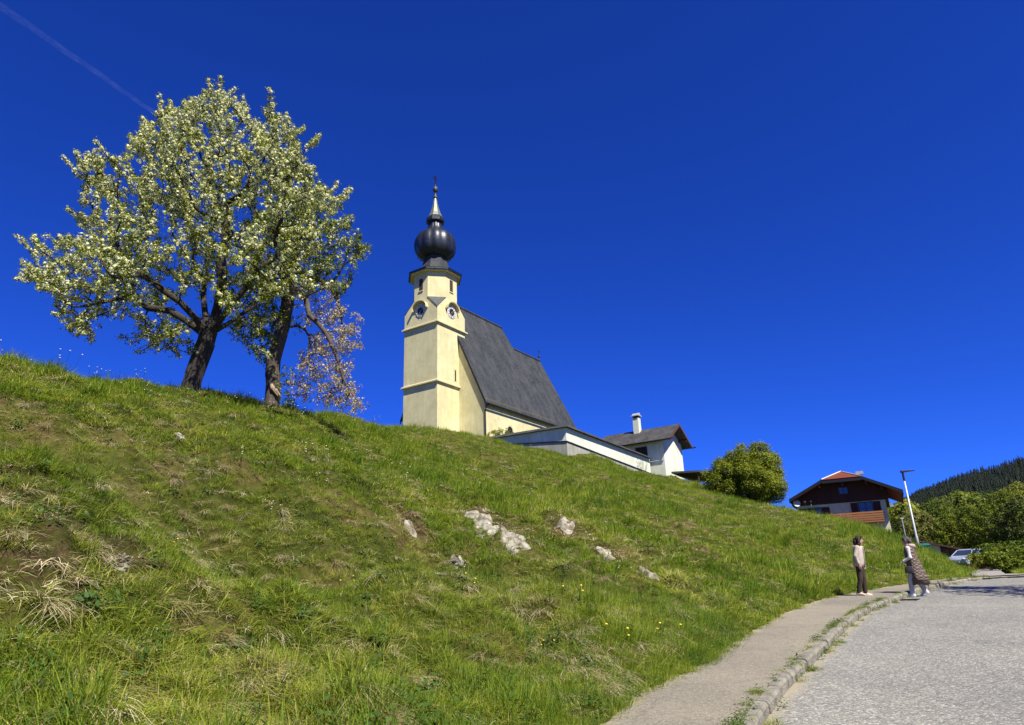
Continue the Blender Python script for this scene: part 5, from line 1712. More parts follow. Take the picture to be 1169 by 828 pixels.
# --- rocks in the scars
def rock(name, p, size, nrm, seed, label, group=None, flat=.45):
    bm = bmesh.new()
    bmesh.ops.create_icosphere(bm, subdivisions=5, radius=1)
    rs2 = random.Random(seed); o_ = Vector((rs2.uniform(-9, 9), rs2.uniform(-9, 9), rs2.uniform(-9, 9)))
    for v_ in bm.verts:
        d_ = v_.co.normalized()
        f_ = 1 + .5 * mnoise.fractal(d_ * 1.2 + o_, .8, 2.0, 6) + .28 * (mnoise.cell(d_ * 3.1 + o_) - .5) - .25 * mnoise.voronoi(d_ * 2.0 + o_)[0][0]
        v_.co = d_ * f_
        v_.co.x *= size[0]; v_.co.y *= size[1]; v_.co.z *= size[2]
    me = bpy.data.meshes.new(name); bm.to_mesh(me); bm.free()
    o = link(name, me, M['rock'])
    o.location = p
    o.rotation_euler = Vector(nrm).to_track_quat('Z', 'Y').to_euler()
    return tag(o, label, 'rock', group)
RK = [(134, 644, (.13, .09, .13), 'small white stone beside the reddish earth scar on the left'),
      (205, 500, (.14, .12, .08), 'tiny brown stone high on the meadow below the big tree'),
      (546, 612, (.22, .16, .12), 'small stone lying just below the longest rock outcrop'),
      (690, 598, (.26, .2, .12), 'single pale stone in the grass above the weathered ledge')]
for k, (u, v, sz, lab) in enumerate(RK):
    p = hit(u, v)
    if p is None: continue
    z_, n_ = drop(p.x, p.y)
    rock('rock', (p.x, p.y, z_ + .0), sz, n_, 200 + k, lab, 'stones in the bank')
def outcrop(a_, c_, w_, label, seed):
    """bare rock ledge breaking through the turf, one cracked sheet with thickness"""
    d_ = Vector((c_.x - a_.x, c_.y - a_.y, 0)); L_ = d_.length; d_.normalize(); s_ = Vector((-d_.y, d_.x, 0))
    nx, ny = max(24, int(L_ / .035)), max(14, int(w_ * 2 / .04))
    o_ = Vector((seed * 3.1, seed * 1.7, 0))
    V, Q = [], []
    for j in range(ny + 1):
        for i in range(nx + 1):
            u = -.08 + 1.16 * i / nx; w = -1 + 2 * j / ny
            x, y = a_.x + d_.x * u * L_ + s_.x * w * w_, a_.y + d_.y * u * L_ + s_.y * w * w_
            q = Vector((x, y, 0)) + o_
            wob = mnoise.fractal(q * 2.2, 1, 2, 3) * .55
            ins = 1 - max(abs(w) * 1.35 + wob, abs(u - .5) * 2 * .98 + wob * .6)
            ins = max(-.5, min(1, ins * 2.4))
            dv = mnoise.voronoi(Vector((x * 3.2, y * 3.2, seed)))
            crack = min(1.0, (dv[0][1] - dv[0][0]) * 5)
            stepz = mnoise.cell(dv[1][0] * 7.3) * .09
            z_ = drop(x, y)[0]
            V.append((x, y, z_ - .10 + .13 * max(ins, -.6) + (stepz * .8 * crack + .05 * crack) * max(0, min(1, ins * 2)) + .035 * mnoise.fractal(q * 7, .7, 2, 5)))
    for j in range(ny):
        for i in range(nx):
            b0 = j * (nx + 1) + i
            Q.append((b0, b0 + 1, b0 + nx + 2, b0 + nx + 1))
    o = link('rock_outcrop', np_mesh('rock_outcrop', V, Q), M['rock'])
    sm = o.modifiers.new('thickness', 'SOLIDIFY'); sm.thickness = .2; sm.offset = -1
    tag(o, label, 'rock', 'bare rock ledges in the bank')
OL = ['longest pale cracked rock outcrop running down the middle of the bank', 'short whitish rock ledge just right of the longest outcrop', 'weathered small ledge lower down the bank towards the walkers',
      'smallest cream ledge nearest to the pavement', 'tiny pale ledge in the grass below the longest outcrop', 'brownish white ledge left of the longest outcrop']
for k, ((a_, c_, w_), lab) in enumerate(zip(outc_w, OL)): outcrop(a_, c_, w_, lab, k + 1)

# --- distant wooded mountain
MU = [985, 1010, 1030, 1050, 1075, 1100, 1130, 1169, 1240, 1330, 1450]
MV = [640, 620, 590, 576, 567, 558, 549, 537, 512, 500, 505]
ridge = np.array([at(u, v, 850) for u, v in zip(MU, MV)])
foot = np.array([at(u, 640, 300) for u in MU]); foot[:, 2] = 4 + (foot[:, 0] * .0)
rows = []
NR = 22
us_ = np.linspace(0, len(MU) - 1, 70)
def lin(P): return np.stack([np.interp(us_, np.arange(len(MU)), P[:, k]) for k in range(3)], 1)
Rg, Ft = lin(ridge), lin(foot)
for i in range(NR):
    w = i / (NR - 1)
    row = Ft * (1 - w) + Rg * w
    row[:, 2] = Ft[:, 2] * (1 - w ** 1.1) + Rg[:, 2] * w ** 1.1
    row[:, 2] += np.array([mnoise.fractal(Vector((p[0] * .012, p[1] * .012, .3)), 1, 2, 4) * 9 for p in row]) * (w > .02) * (1 - .6 * w)
    rows.append(row)
back = Rg + (Rg - Ft) * .5; back[:, 2] = Rg[:, 2] - 60
rows.append(back)
G_ = np.array(rows); nr, nc = G_.shape[:2]
i_ = (np.arange(nr - 1)[:, None] * nc + np.arange(nc - 1)[None]).ravel()
MV_, MQ_ = G_.reshape(-1, 3), np.stack([i_, i_ + 1, i_ + nc + 1, i_ + nc], 1)
M['forestfloor'] = simple('forest_floor', [(.3, (.01, .02, .006)), (.7, (.025, .04, .012))], .05, .95, kind='pos')
tag(link('hills', np_mesh('hills', MV_, MQ_), M['forestfloor'], None, True), kind='structure')
# forest on it
def conifer(name, seed, mat, h=1.0):
    rs2 = np.random.RandomState(seed)
    C_, Nn, Sz = [], [], []
    for k in range(420):
        t = rs2.uniform(.03, 1) ** .8
        a = rs2.uniform(0, 6.28); rr = (1 - t) * .19 * rs2.uniform(.55, 1.1) + .006
        C_.append((rr * math.cos(a), rr * math.sin(a), t)); Nn.append((math.cos(a) * .8, math.sin(a) * .8, .6)); Sz.append(.025 + .045 * (1 - t))
    Nn = np.array(Nn); Nn /= np.linalg.norm(Nn, axis=1)[:, None]
    return link(name, quads(name, np.array(C_), Nn, np.array(Sz), rs2, .7, None, -.4), M[mat])
def blob_tree(name, seed, mat):
    rs2 = np.random.RandomState(seed)
    n = 1500
    d = unit(rs2, n); rr = rs2.uniform(.55, 1, n) ** .5
    lob = np.array([1 + .3 * mnoise.noise(Vector(q) * 1.8 + Vector((seed, 0, 0))) for q in d])
    C_ = d * (rr * lob)[:, None] * np.array([.36, .36, .44]) + np.array([0, 0, .55])
    return link(name, quads(name, C_, d + unit(rs2, n) * .6, rs2.uniform(.035, .07, n), rs2, .8, None, .2), M[mat])
fp = [conifer('wood_a%d' % k, 300 + k, 'needle') for k in range(3)] + [blob_tree('wood_b%d' % k, 310 + k, 'leafY') for k in range(3)] + [blob_tree('wood_c0', 320, 'leafD')]
FC = proto_collection('forest_trees', fp)
MB_ = BVHTree.FromPolygons([tuple(v) for v in MV_], [tuple(q) for q in MQ_])
FP, FR, FS, FI = [], [], [], []
rs = np.random.RandomState(91)
for k in range(7200):
    w = rs.uniform(.0, 1.02); c_ = rs.uniform(11, len(us_) - 8)
    i = int(c_); f_ = c_ - i
    b0 = Ft[i] * (1 - f_) + Ft[i + 1] * f_; b1 = Rg[i] * (1 - f_) + Rg[i + 1] * f_
    p = b0 * (1 - w) + b1 * w
    h_ = MB_.ray_cast(Vector((p[0], p[1], 900)), Vector((0, 0, -1)))
    if h_[0] is None: continue
    nz = mnoise.fractal(Vector((p[0] * .012, p[1] * .012, 5.5)), 1, 2, 3)
    con = nz * .9 + (w - .45) * 1.5 + rs.normal(0, .12) > 0
    sz = rs.uniform(13, 21) if con else rs.uniform(10, 15)
    FP.append((h_[0].x, h_[0].y, h_[0].z - .5)); FR.append((0, 0, rs.uniform(0, 6.28))); FS.append((sz * rs.uniform(.9, 1.3) * (1 if con else 1.1), sz * (1 if con else 1.1), sz))
    FI.append(rs.randint(0, 3) if con else rs.choice([3, 4, 5, 6]))
scatter('mountain_forest', FP, FR, FS, FI, FC, label='dark conifer forest above lighter broadleaf trees on the far hill')
# nearer wood filling the slope behind the individual trees
FP, FR, FS, FI = [], [], [], []
for k in range(1500):
    x = rs.uniform(60, 330); y = rs.uniform(95, 330)
    if not (sdist([x], [y])[0] < -14) or x * .9 - y * .45 < -6 or math.hypot(x, y) < 165: continue
    sz = rs.uniform(7.5, 12.5)
    FP.append((x, y, float(wood_z(np.array([x]), np.array([y]))[0]) - .6)); FR.append((0, 0, rs.uniform(0, 6.28))); FS.append((sz, sz, sz)); FI.append(rs.choice([3, 4, 5, 6], p=[.3, .3, .28, .12]))
scatter('slope_wood', FP, FR, FS, FI, FC, label='yellow-green broadleaf wood covering the lower slope')
# ------------------------------------------------------------------ people
def loft(mb, rings, n=16):
    """rings: (z, cx, cy, rx, ry)"""
    vs_ = []
    for z, cx, cy, rx, ry in rings:
        for k in range(n):
            t = 2 * math.pi * k / n
            vs_.append((cx + rx * math.cos(t), cy + ry * math.sin(t), z))
    fs = []
    for i in range(len(rings) - 1):
        for k in range(n):
            fs.append((i * n + k, i * n + (k + 1) % n, (i + 1) * n + (k + 1) % n, (i + 1) * n + k))
    fs.append(tuple(range(n - 1, -1, -1))); fs.append(tuple((len(rings) - 1) * n + k for k in range(n)))
    mb.add(vs_, fs)
def capsule(mb, pts, rr, n=10):
    pts = [Vector(p) for p in pts]
    mb.tube(pts, rr, n)
    for p, r_ in ((pts[0], rr[0]), (pts[-1], rr[-1])): mb.ball(p, r_, 6)
    for p, r_ in list(zip(pts, rr))[1:-1]: mb.ball(p, r_, 6)
def skinned(mb, name, mat, parent, voxel, smooth=4, paint=None):
    """fuse the shapes into one continuous surface"""
    me = bpy.data.meshes.new(name + '_src')
    me.from_pydata([tuple(v) for v in mb.v], [], mb.f)
    bm = bmesh.new(); bm.from_mesh(me); bmesh.ops.recalc_face_normals(bm, faces=bm.faces); bm.to_mesh(me); bm.free()
    tmp = bpy.data.objects.new(name + '_src', me); COL.objects.link(tmp)
    r_ = tmp.modifiers.new('remesh', 'REMESH'); r_.mode = 'VOXEL'; r_.voxel_size = voxel
    s_ = tmp.modifiers.new('smooth', 'SMOOTH'); s_.factor = .5; s_.iterations = smooth
    dg = bpy.context.evaluated_depsgraph_get()
    out = bpy.data.meshes.new_from_object(tmp.evaluated_get(dg))
    out.name = name
    bpy.data.objects.remove(tmp)
    o = link(name, out, mat, parent, True)
    if paint:
        for p in out.polygons:
            k = paint(p.center)
            if k: p.material_index = k
    return o
M['skin'] = simple('skin', [(.3, (.40, .235, .165)), (.7, (.46, .28, .2))], 9, .55, spec=.35)
M['eye'] = simple('dark_eyes', [(.3, (.02, .014, .01)), (.7, (.03, .02, .015))], 9, .3)
M['lip'] = simple('lips', [(.3, (.38, .12, .10)), (.7, (.45, .16, .13))], 9, .45)
M['jacket'] = simple('beige_jacket_cloth', [(.3, (.36, .30, .235)), (.7, (.46, .39, .31))], 7, .9, .35, 60)
M['shirt'] = simple('cream_top_cloth', [(.3, (.5, .45, .37)), (.7, (.57, .52, .44))], 7, .9)
M['trousers'] = simple('dark_brown_cloth', [(.3, (.028, .018, .013)), (.7, (.055, .036, .026))], 6, .9, .3, 50)
M['paletrouser'] = simple('pale_grey_cloth', [(.3, (.34, .34, .32)), (.7, (.45, .45, .43))], 6, .9, .3, 50)
M['sleeve'] = simple('white_sleeve_cloth', [(.3, (.5, .48, .44)), (.7, (.58, .56, .52))], 6, .9, .3, 40)
M['hairD'] = simple('dark_brown_hair', [(.3, (.014, .008, .005)), (.7, (.05, .028, .016))], 5, .5, .6, 70, cscale=(3, 3, .5))
M['hairG'] = simple('greying_brown_hair', [(.3, (.035, .026, .024)), (.7, (.12, .095, .085))], 5, .55, .6, 70, cscale=(3, 3, .5))
M['shoeB'] = simple('beige_shoe', [(.3, (.45, .37, .27)), (.7, (.58, .5, .38))], 8, .7)
M['shoeW'] = simple('white_shoe', [(.3, (.5, .5, .48)), (.7, (.6, .6, .58))], 8, .6)
M['bag'] = simple('dark_leather', [(.3, (.02, .016, .018)), (.7, (.05, .04, .045))], 8, .45, .3, 30)
M['hood'] = simple('taupe_lining', [(.3, (.30, .22, .18)), (.7, (.40, .30, .25))], 8, .9)
def quilt():
    mt, nt, out = nmat('quilted_taupe_cloth')
    co = coords(nt, 'obj')
    sep = N(nt, 'ShaderNodeSeparateXYZ'); nt.links.new(co, sep.inputs[0])
    ad = N(nt, 'ShaderNodeMath', operation='ADD'); nt.links.new(sep.outputs[0], ad.inputs[0]); nt.links.new(sep.outputs[1], ad.inputs[1])
    outs = []
    for sg in (1, -1):
        m_ = N(nt, 'ShaderNodeMath', operation='MULTIPLY_ADD'); m_.inputs[1].default_value = sg; nt.links.new(sep.outputs[2], m_.inputs[0]); nt.links.new(ad.outputs[0], m_.inputs[2])
        d_ = N(nt, 'ShaderNodeMath', operation='MULTIPLY'); d_.inputs[1].default_value = 11; nt.links.new(m_.outputs[0], d_.inputs[0])
        f_ = N(nt, 'ShaderNodeMath', operation='PINGPONG'); f_.inputs[1].default_value = .5; nt.links.new(d_.outputs[0], f_.inputs[0]); outs.append(f_.outputs[0])
    mn = N(nt, 'ShaderNodeMath', operation='MINIMUM'); nt.links.new(outs[0], mn.inputs[0]); nt.links.new(outs[1], mn.inputs[1])
    h_ = ramp(nt, mn.outputs[0], [(0, (0, 0, 0)), (.12, (.7, .7, .7)), (.5, (1, 1, 1))])
    c = mixc(nt, h_, (.06, .04, .028), (.15, .105, .075))
    b = N(nt, 'ShaderNodeBsdfPrincipled'); b.inputs['Roughness'].default_value = .65; nt.links.new(c, b.inputs['Base Color'])
    bp = N(nt, 'ShaderNodeBump'); bp.inputs['Strength'].default_value = .9; bp.inputs['Distance'].default_value = .03
    nt.links.new(h_, bp.inputs['Height']); nt.links.new(bp.outputs[0], b.inputs['Normal']); nt.links.new(b.outputs[0], out.inputs[0])
    return mt
M['quilt'] = quilt()

def hand(mb, w, d, palm_n, curl=.5, flip=1, sc=1.0):
    """palm and five bent fingers. w wrist, d hand direction, palm_n palm normal, flip = thumb side"""
    w = Vector(w); d = Vector(d).normalized(); pn = Vector(palm_n); pn = (pn - d * pn.dot(d)).normalized(); sd_ = d.cross(pn) * flip
    c0 = w + d * .045 * sc
    capsule(mb, [w, w + d * .03 * sc], [.024 * sc, .026 * sc], 8)
    for k, off in enumerate((-.027, -.009, .009, .027)):
        o_ = sd_ * off * sc
        capsule(mb, [w + d * .02 * sc + o_ * .8, w + d * .085 * sc + o_], [.0135 * sc, .012 * sc], 6)
        L_ = (.058, .072, .078, .068)[k] * sc
        q0 = w + d * .085 * sc + o_; q1 = q0 + (d * math.cos(curl * .5) + pn * math.sin(curl * .5)) * L_ * .45
        q2 = q1 + (d * math.cos(curl * 1.2) + pn * math.sin(curl * 1.2)) * L_ * .32; q3 = q2 + (d * math.cos(curl * 1.8) + pn * math.sin(curl * 1.8)) * L_ * .25
        capsule(mb, [q0, q1, q2, q3], [.0105 * sc, .0098 * sc, .009 * sc, .0078 * sc], 6)
    t0 = w + d * .03 * sc + sd_ * .022 * sc; t1 = t0 + (d * .6 + sd_ * .75 + pn * .3).normalized() * .036 * sc; t2 = t1 + (d * .85 + sd_ * .25 + pn * .45).normalized() * .03 * sc
    capsule(mb, [t0, t1, t2], [.0135 * sc, .0115 * sc, .0095 * sc], 6)

def head(mb, c, yaw=0.0):
    """head looking to local -y, turned by yaw; c = head centre"""
    Mh = Matrix.Translation(Vector(c)) @ Matrix.Rotation(yaw, 4, 'Z')
    def P(x, y, z): return Mh @ Vector((x, y, z))
    def bl(p, r_): mb.ball((0, 0, 0), r_, 9, Mh @ Matrix.Translation(Vector(p)))
    bl((0, .012, .018), (.073, .092, .095)); bl((0, -.02, -.035), (.058, .066, .08)); bl((0, -.062, -.092), (.027, .022, .02))
    capsule(mb, [P(0, -.083, .012), P(0, -.104, -.022)], [.008, .0135], 6)
    bl((-.075, .012, -.005), (.012, .022, .032)); bl((.075, .012, -.005), (.012, .022, .032))
    bl((0, -.08, -.062), (.024, .012, .010)); bl((-.03, -.074, .022), (.02, .012, .006)); bl((.03, -.074, .022), (.02, .012, .006))
    return Mh
def face_paint(Mh):
    inv = Mh.inverted()
    def f(cn):
        p = inv @ Vector(cn)
        if p.y < -.055 and abs(p.z - .004) < .0075 and .016 < abs(p.x) < .043: return 1
        if p.y < -.07 and abs(p.z + .062) < .009 and abs(p.x) < .022: return 2
        return 0
    return f

def facing(dx, dy): return math.atan2(dx, -dy)

# woman with open beige jacket on the back edge of the pavement
p = plane_at(983, 680.5)
w1 = empty('person', (float(p[0]), float(p[1]), float(ground_z(p[0], p[1])) + .012), facing(.80, -.60),
           'woman with shoulder length dark hair, beige jacket and dark trousers standing at the grass edge', 'person')
# +x = her left
legs = {-1: [(-.085, .01, .86), (-.09, -.02, .46), (-.085, .03, .085)], 1: [(.085, .0, .86), (.095, -.075, .46), (.10, -.10, .085)]}
b = MB()
loft(b, [(.80, 0, .01, .10, .09), (.9, 0, .01, .155, .11), (1.0, 0, 0, .135, .098), (1.1, 0, 0, .125, .09), (1.22, 0, 0, .145, .10), (1.32, 0, .01, .15, .095), (1.39, 0, .015, .09, .07)])
capsule(b, [(-.15, .01, 1.345), (.15, .01, 1.345)], [.055, .055])
capsule(b, [(0, .02, 1.36), (0, .0, 1.46)], [.055, .048])
for sg, L_ in legs.items():
    capsule(b, [L_[0], L_[1], L_[2]], [.078, .05, .034])
    capsule(b, [L_[2], (L_[2][0] + .01 * sg, L_[2][1] - .13, .04)], [.036, .03])
armR = [(-.175, .01, 1.34), (-.245, .05, 1.09), (-.215, -.03, .87)]
armL = [(.175, .01, 1.34), (.235, .06, 1.09), (.20, -.06, .88)]
for A_ in (armR, armL):
    capsule(b, A_, [.046, .036, .026])
hand(b, armR[2], (.05, -.3, -1), (1, .1, 0), .6, 1)
hand(b, armL[2], (-.1, -.3, -1), (-1, .1, 0), .6, -1)
Mh = head(b, (0, -.02, 1.545), rad(6))
skinned(b, 'body', [M['skin'], M['eye'], M['lip']], w1, .0075, 3, face_paint(Mh))
b = MB()      # trousers
loft(b, [(.82, 0, .01, .12, .10), (.9, 0, .01, .168, .122), (1.0, 0, .005, .146, .11)])
for sg, L_ in legs.items(): capsule(b, [L_[0], L_[1], (L_[2][0], L_[2][1], .10)], [.098, .074, .062])
skinned(b, 'trousers', M['trousers'], w1, .014, 4)
b = MB()
loft(b, [(.98, 0, .0, .15, .106), (1.1, 0, 0, .137, .10), (1.22, 0, 0, .155, .112), (1.33, 0, .01, .15, .10), (1.385, 0, .015, .085, .068)])
b.build('top', M['shirt'], w1, True)
b = MB()      # open jacket : two fronts, back, sleeves
rings_z = [.80, .9, 1.0, 1.1, 1.2, 1.3, 1.38]
def jshape(z):
    t = (z - .8) / .58
    return (.205 - .05 * t + .03 * math.sin(t * 2.6), .155 - .035 * t + .01 * math.sin(t * 3))
n_ = 22
gap = rad(34)
for th in (0, 1):
    pass
vs_, fs = [], []
for z in rings_z:
    rx, ry = jshape(z)
    sh_ = 1.0 if z < 1.33 else .72
    for lay in (0, -.016):
        for k in range(n_ + 1):
            a_ = -math.pi / 2 + gap * (1.15 - .5 * (z - .8)) / 2 + (2 * math.pi - gap * (1.15 - .5 * (z - .8))) * k / n_
            fold = .007 * math.sin(a_ * 9 + z * 6)
            vs_.append(((rx * sh_ + lay + fold) * math.cos(a_), (ry + lay + fold) * math.sin(a_) + .008, z + .01 * math.sin(a_ * 3)))
w_ = 2 * (n_ + 1)
for i in range(len(rings_z) - 1):
    for k in range(n_):
        for o_ in (0, n_ + 1):
            fs.append((i * w_ + o_ + k, i * w_ + o_ + k + 1, (i + 1) * w_ + o_ + k + 1, (i + 1) * w_ + o_ + k))
    for k in (0, n_):
        fs.append((i * w_ + k, (i + 1) * w_ + k, (i + 1) * w_ + n_ + 1 + k, i * w_ + n_ + 1 + k))
for i in (0, len(rings_z) - 1):
    for k in range(n_): fs.append((i * w_ + k, i * w_ + k + 1, i * w_ + n_ + 2 + k, i * w_ + n_ + 1 + k))
b.add(vs_, fs)
jk = b.build('jacket', M['jacket'], w1, True)
for A_ in (armR, armL):
    b = MB()
    a0, a1, a2 = [Vector(q) for q in A_]
    capsule(b, [a0 * .97 + Vector((0, 0, .03)), a1, a1.lerp(a2, .86)], [.072, .06, .05])
    skinned(b, 'sleeve', M['jacket'], jk, .013, 3)
b = MB()
Mt = Mh
b.ball((0, .025, .035), (.088, .1, .098), 9, Mt)
for sg in (-1, 1):
    b.tube([Mt @ Vector((.07 * sg, .0, .06)), Mt @ Vector((.09 * sg, .005, -.03)), Mt @ Vector((.095 * sg, .01, -.12)), Mt @ Vector((.085 * sg, -.02, -.18))], [.035, .042, .04, .018], 8)
b.tube([Mt @ Vector((0, .09, .05)), Mt @ Vector((0, .105, -.05)), Mt @ Vector((0, .09, -.14)), Mt @ Vector((0, .08, -.19))], [.06, .075, .07, .03], 10)
b.tube([Mt @ Vector((-.06, -.055, .085)), Mt @ Vector((0, -.05, .105)), Mt @ Vector((.06, -.055, .085))], [.02, .026, .02], 8)
skinned(b, 'hair', M['hairD'], w1, .009, 3)
for sg, L_ in legs.items():
    b = MB()
    x, y = L_[2][0], L_[2][1]
    capsule(b, [(x, y + .035, .05), (x + .005 * sg, y - .06, .045), (x + .02 * sg, y - .15, .036)], [.048, .046, .036])
    b.box(x - .04, x + .045, y - .17, y + .075, .0, .024)
    skinned(b, 'shoe', M['shoeB'], w1, .009, 2)

for o in list(w1.children):
    pass
w1.rotation_euler = (rad(7.5), 0, w1.rotation_euler[2])
# woman in long quilted coat, seen from behind on the road edge
p = plane_at(1048, 677)
w2z = float(ground_z(p[0], p[1])) - ROAD_DROP
w2 = empty('person', (float(p[0]), float(p[1]), w2z), facing(-.80, .60), 'woman in long brown quilted sleeveless coat with pale trousers walking on the road edge', 'person')
legs2 = {-1: [(-.09, .0, .86), (-.10, .05, .47), (-.10, .20, .10)], 1: [(.09, .0, .86), (.10, -.10, .47), (.10, -.13, .085)]}
lean = .03
b = MB()
loft(b, [(.80, 0, .01, .10, .09), (.9, 0, .01, .16, .115), (1.05, 0, 0, .14, .1), (1.22, 0, -.01, .15, .105), (1.32, 0, -.01, .155, .1), (1.39, 0, -.01, .09, .07)])
capsule(b, [(-.155, 0, 1.345), (.155, 0, 1.345)], [.055, .055])
capsule(b, [(0, .0, 1.36), (0, -.03, 1.46)], [.055, .048])
for sg, L_ in legs2.items():
    capsule(b, L_, [.08, .052, .035])
capsule(b, [legs2[1][2], (.105, -.26, .04)], [.036, .03]); capsule(b, [legs2[-1][2], (-.105, .085, .045)], [.036, .03])
a2L = [(.185, .0, 1.33), (.235, .02, 1.07), (.19, -.19, .96)]
a2R = [(-.185, .0, 1.33), (-.24, .06, 1.08), (-.23, .0, .86)]
for A_ in (a2L, a2R): capsule(b, A_, [.046, .036, .026])
hand(b, a2L[2], (-.1, -1, -.35), (0, 0, -1), .9, -1)
hand(b, a2R[2], (0, -.3, -1), (1, .1, 0), .6, 1)
Mh2 = head(b, (0, -.045, 1.55), rad(-4))
skinned(b, 'body', [M['skin'], M['eye'], M['lip']], w2, .0075, 3, face_paint(Mh2))
b = MB()
loft(b, [(.82, 0, .01, .12, .10), (.92, 0, .01, .17, .122)])
for sg, L_ in legs2.items(): capsule(b, [L_[0], L_[1], Vector(L_[1]).lerp(Vector(L_[2]), .9)], [.1, .08, .066])
skinned(b, 'trousers', M['paletrouser'], w2, .014, 4)
b = MB()
loft(b, [(.34, .0, .11, .25, .225), (.55, 0, .09, .245, .215), (.75, 0, .065, .24, .2), (.92, 0, .045, .235, .185), (1.08, 0, .02, .215, .16), (1.22, 0, .01, .215, .15), (1.33, 0, .01, .205, .13), (1.385, 0, .01, .12, .09)], 28)
for i_, p_ in enumerate(b.v):
    t_ = max(0.0, min(1.0, (1.25 - p_.z) / .8)); a_ = math.atan2(p_.y - .08, p_.x)
    f_ = t_ * (.030 * math.sin(a_ * 5 + 1.2) + .018 * math.sin(a_ * 9 + p_.z * 5)) + .008 * math.sin(p_.z * 38)
    p_.x += f_ * math.cos(a_); p_.y += f_ * math.sin(a_)
    if p_.z < .40: p_.z += .05 * math.sin(a_ * 2 + .6) + .03 * math.sin(a_ * 5)
coat = b.build('coat', M['quilt'], w2, True)
b = MB()
capsule(b, [(-.11, .06, 1.41), (0, .125, 1.385), (.11, .06, 1.41)], [.05, .07, .05])
capsule(b, [(-.1, .0, 1.42), (-.08, -.08, 1.37)], [.04, .03]); capsule(b, [(.1, .0, 1.42), (.08, -.08, 1.37)], [.04, .03])
skinned(b, 'hood', M['hood'], coat, .012, 4)
for A_ in (a2L, a2R):
    b = MB()
    a0, a1, a2 = [Vector(q) for q in A_]
    capsule(b, [a0 + Vector((.012 if A_ is a2L else -.012, 0, 0)), a1, a1.lerp(a2, .88)], [.07, .058, .047])
    skinned(b, 'sleeve', M['sleeve'], w2, .013, 3)
b = MB()
b.ball((0, .02, .04), (.09, .106, .096), 9, Mh2)
b.tube([Mh2 @ Vector((0, .085, .05)), Mh2 @ Vector((0, .1, -.03)), Mh2 @ Vector((0, .075, -.10))], [.06, .068, .04], 10)
for sg in (-1, 1): b.tube([Mh2 @ Vector((.07 * sg, .0, .06)), Mh2 @ Vector((.084 * sg, .01, -.02)), Mh2 @ Vector((.075 * sg, .03, -.08))], [.03, .034, .018], 8)
b.tube([Mh2 @ Vector((-.055, -.06, .085)), Mh2 @ Vector((0, -.06, .105)), Mh2 @ Vector((.055, -.06, .085))], [.02, .026, .02], 8)
skinned(b, 'hair', M['hairG'], w2, .009, 3)
for sg, L_, tp in ((1, legs2[1], 0), (-1, legs2[-1], 1)):
    b = MB()
    x, y = L_[2][0], L_[2][1]
    if tp == 0:
        capsule(b, [(x, y + .035, .055), (x, y - .06, .05), (x + .01, y - .15, .04)], [.05, .048, .038]); b.box(x - .045, x + .045, y - .18, y + .08, 0, .026)
    else:
        capsule(b, [(x, y + .03, .105), (x, y - .05, .068), (x - .01, y - .13, .04)], [.05, .046, .036]); b.hexa([(x - .045, y - .165, 0), (x + .04, y - .165, 0), (x + .045, y - .05, .012), (x - .045, y - .05, .012), (x - .045, y - .165, .03), (x + .04, y - .165, .03), (x + .045, y + .07, .085), (x - .045, y + .07, .085)])
    skinned(b, 'shoe', M['shoeW'], w2, .009, 2)
# dark handbag hanging from her forearm
hp = Matrix.Translation(w2.location) @ Matrix.Rotation(w2.rotation_euler[2], 4, 'Z')
bag = empty('handbag', tuple(hp @ Vector((.235, -.06, .62))), w2.rotation_euler[2], 'small dark handbag hanging from the arm of the woman in the quilted coat', 'bag')
b = MB(); b.hexa([(-.055, -.13, .02), (.055, -.13, .02), (.055, .12, 0), (-.055, .12, 0), (-.03, -.10, .21), (.03, -.10, .21), (.03, .11, .22), (-.03, .11, .22)])
b.build('bag_body', M['bag'], bag, True, .045)
b = MB(); b.tube([(.0, -.1, .2), (-.01, -.07, .33), (-.015, 0, .395), (-.01, .07, .33), (0, .1, .2)], .009, 6); b.build('handle', M['bag'], bag)

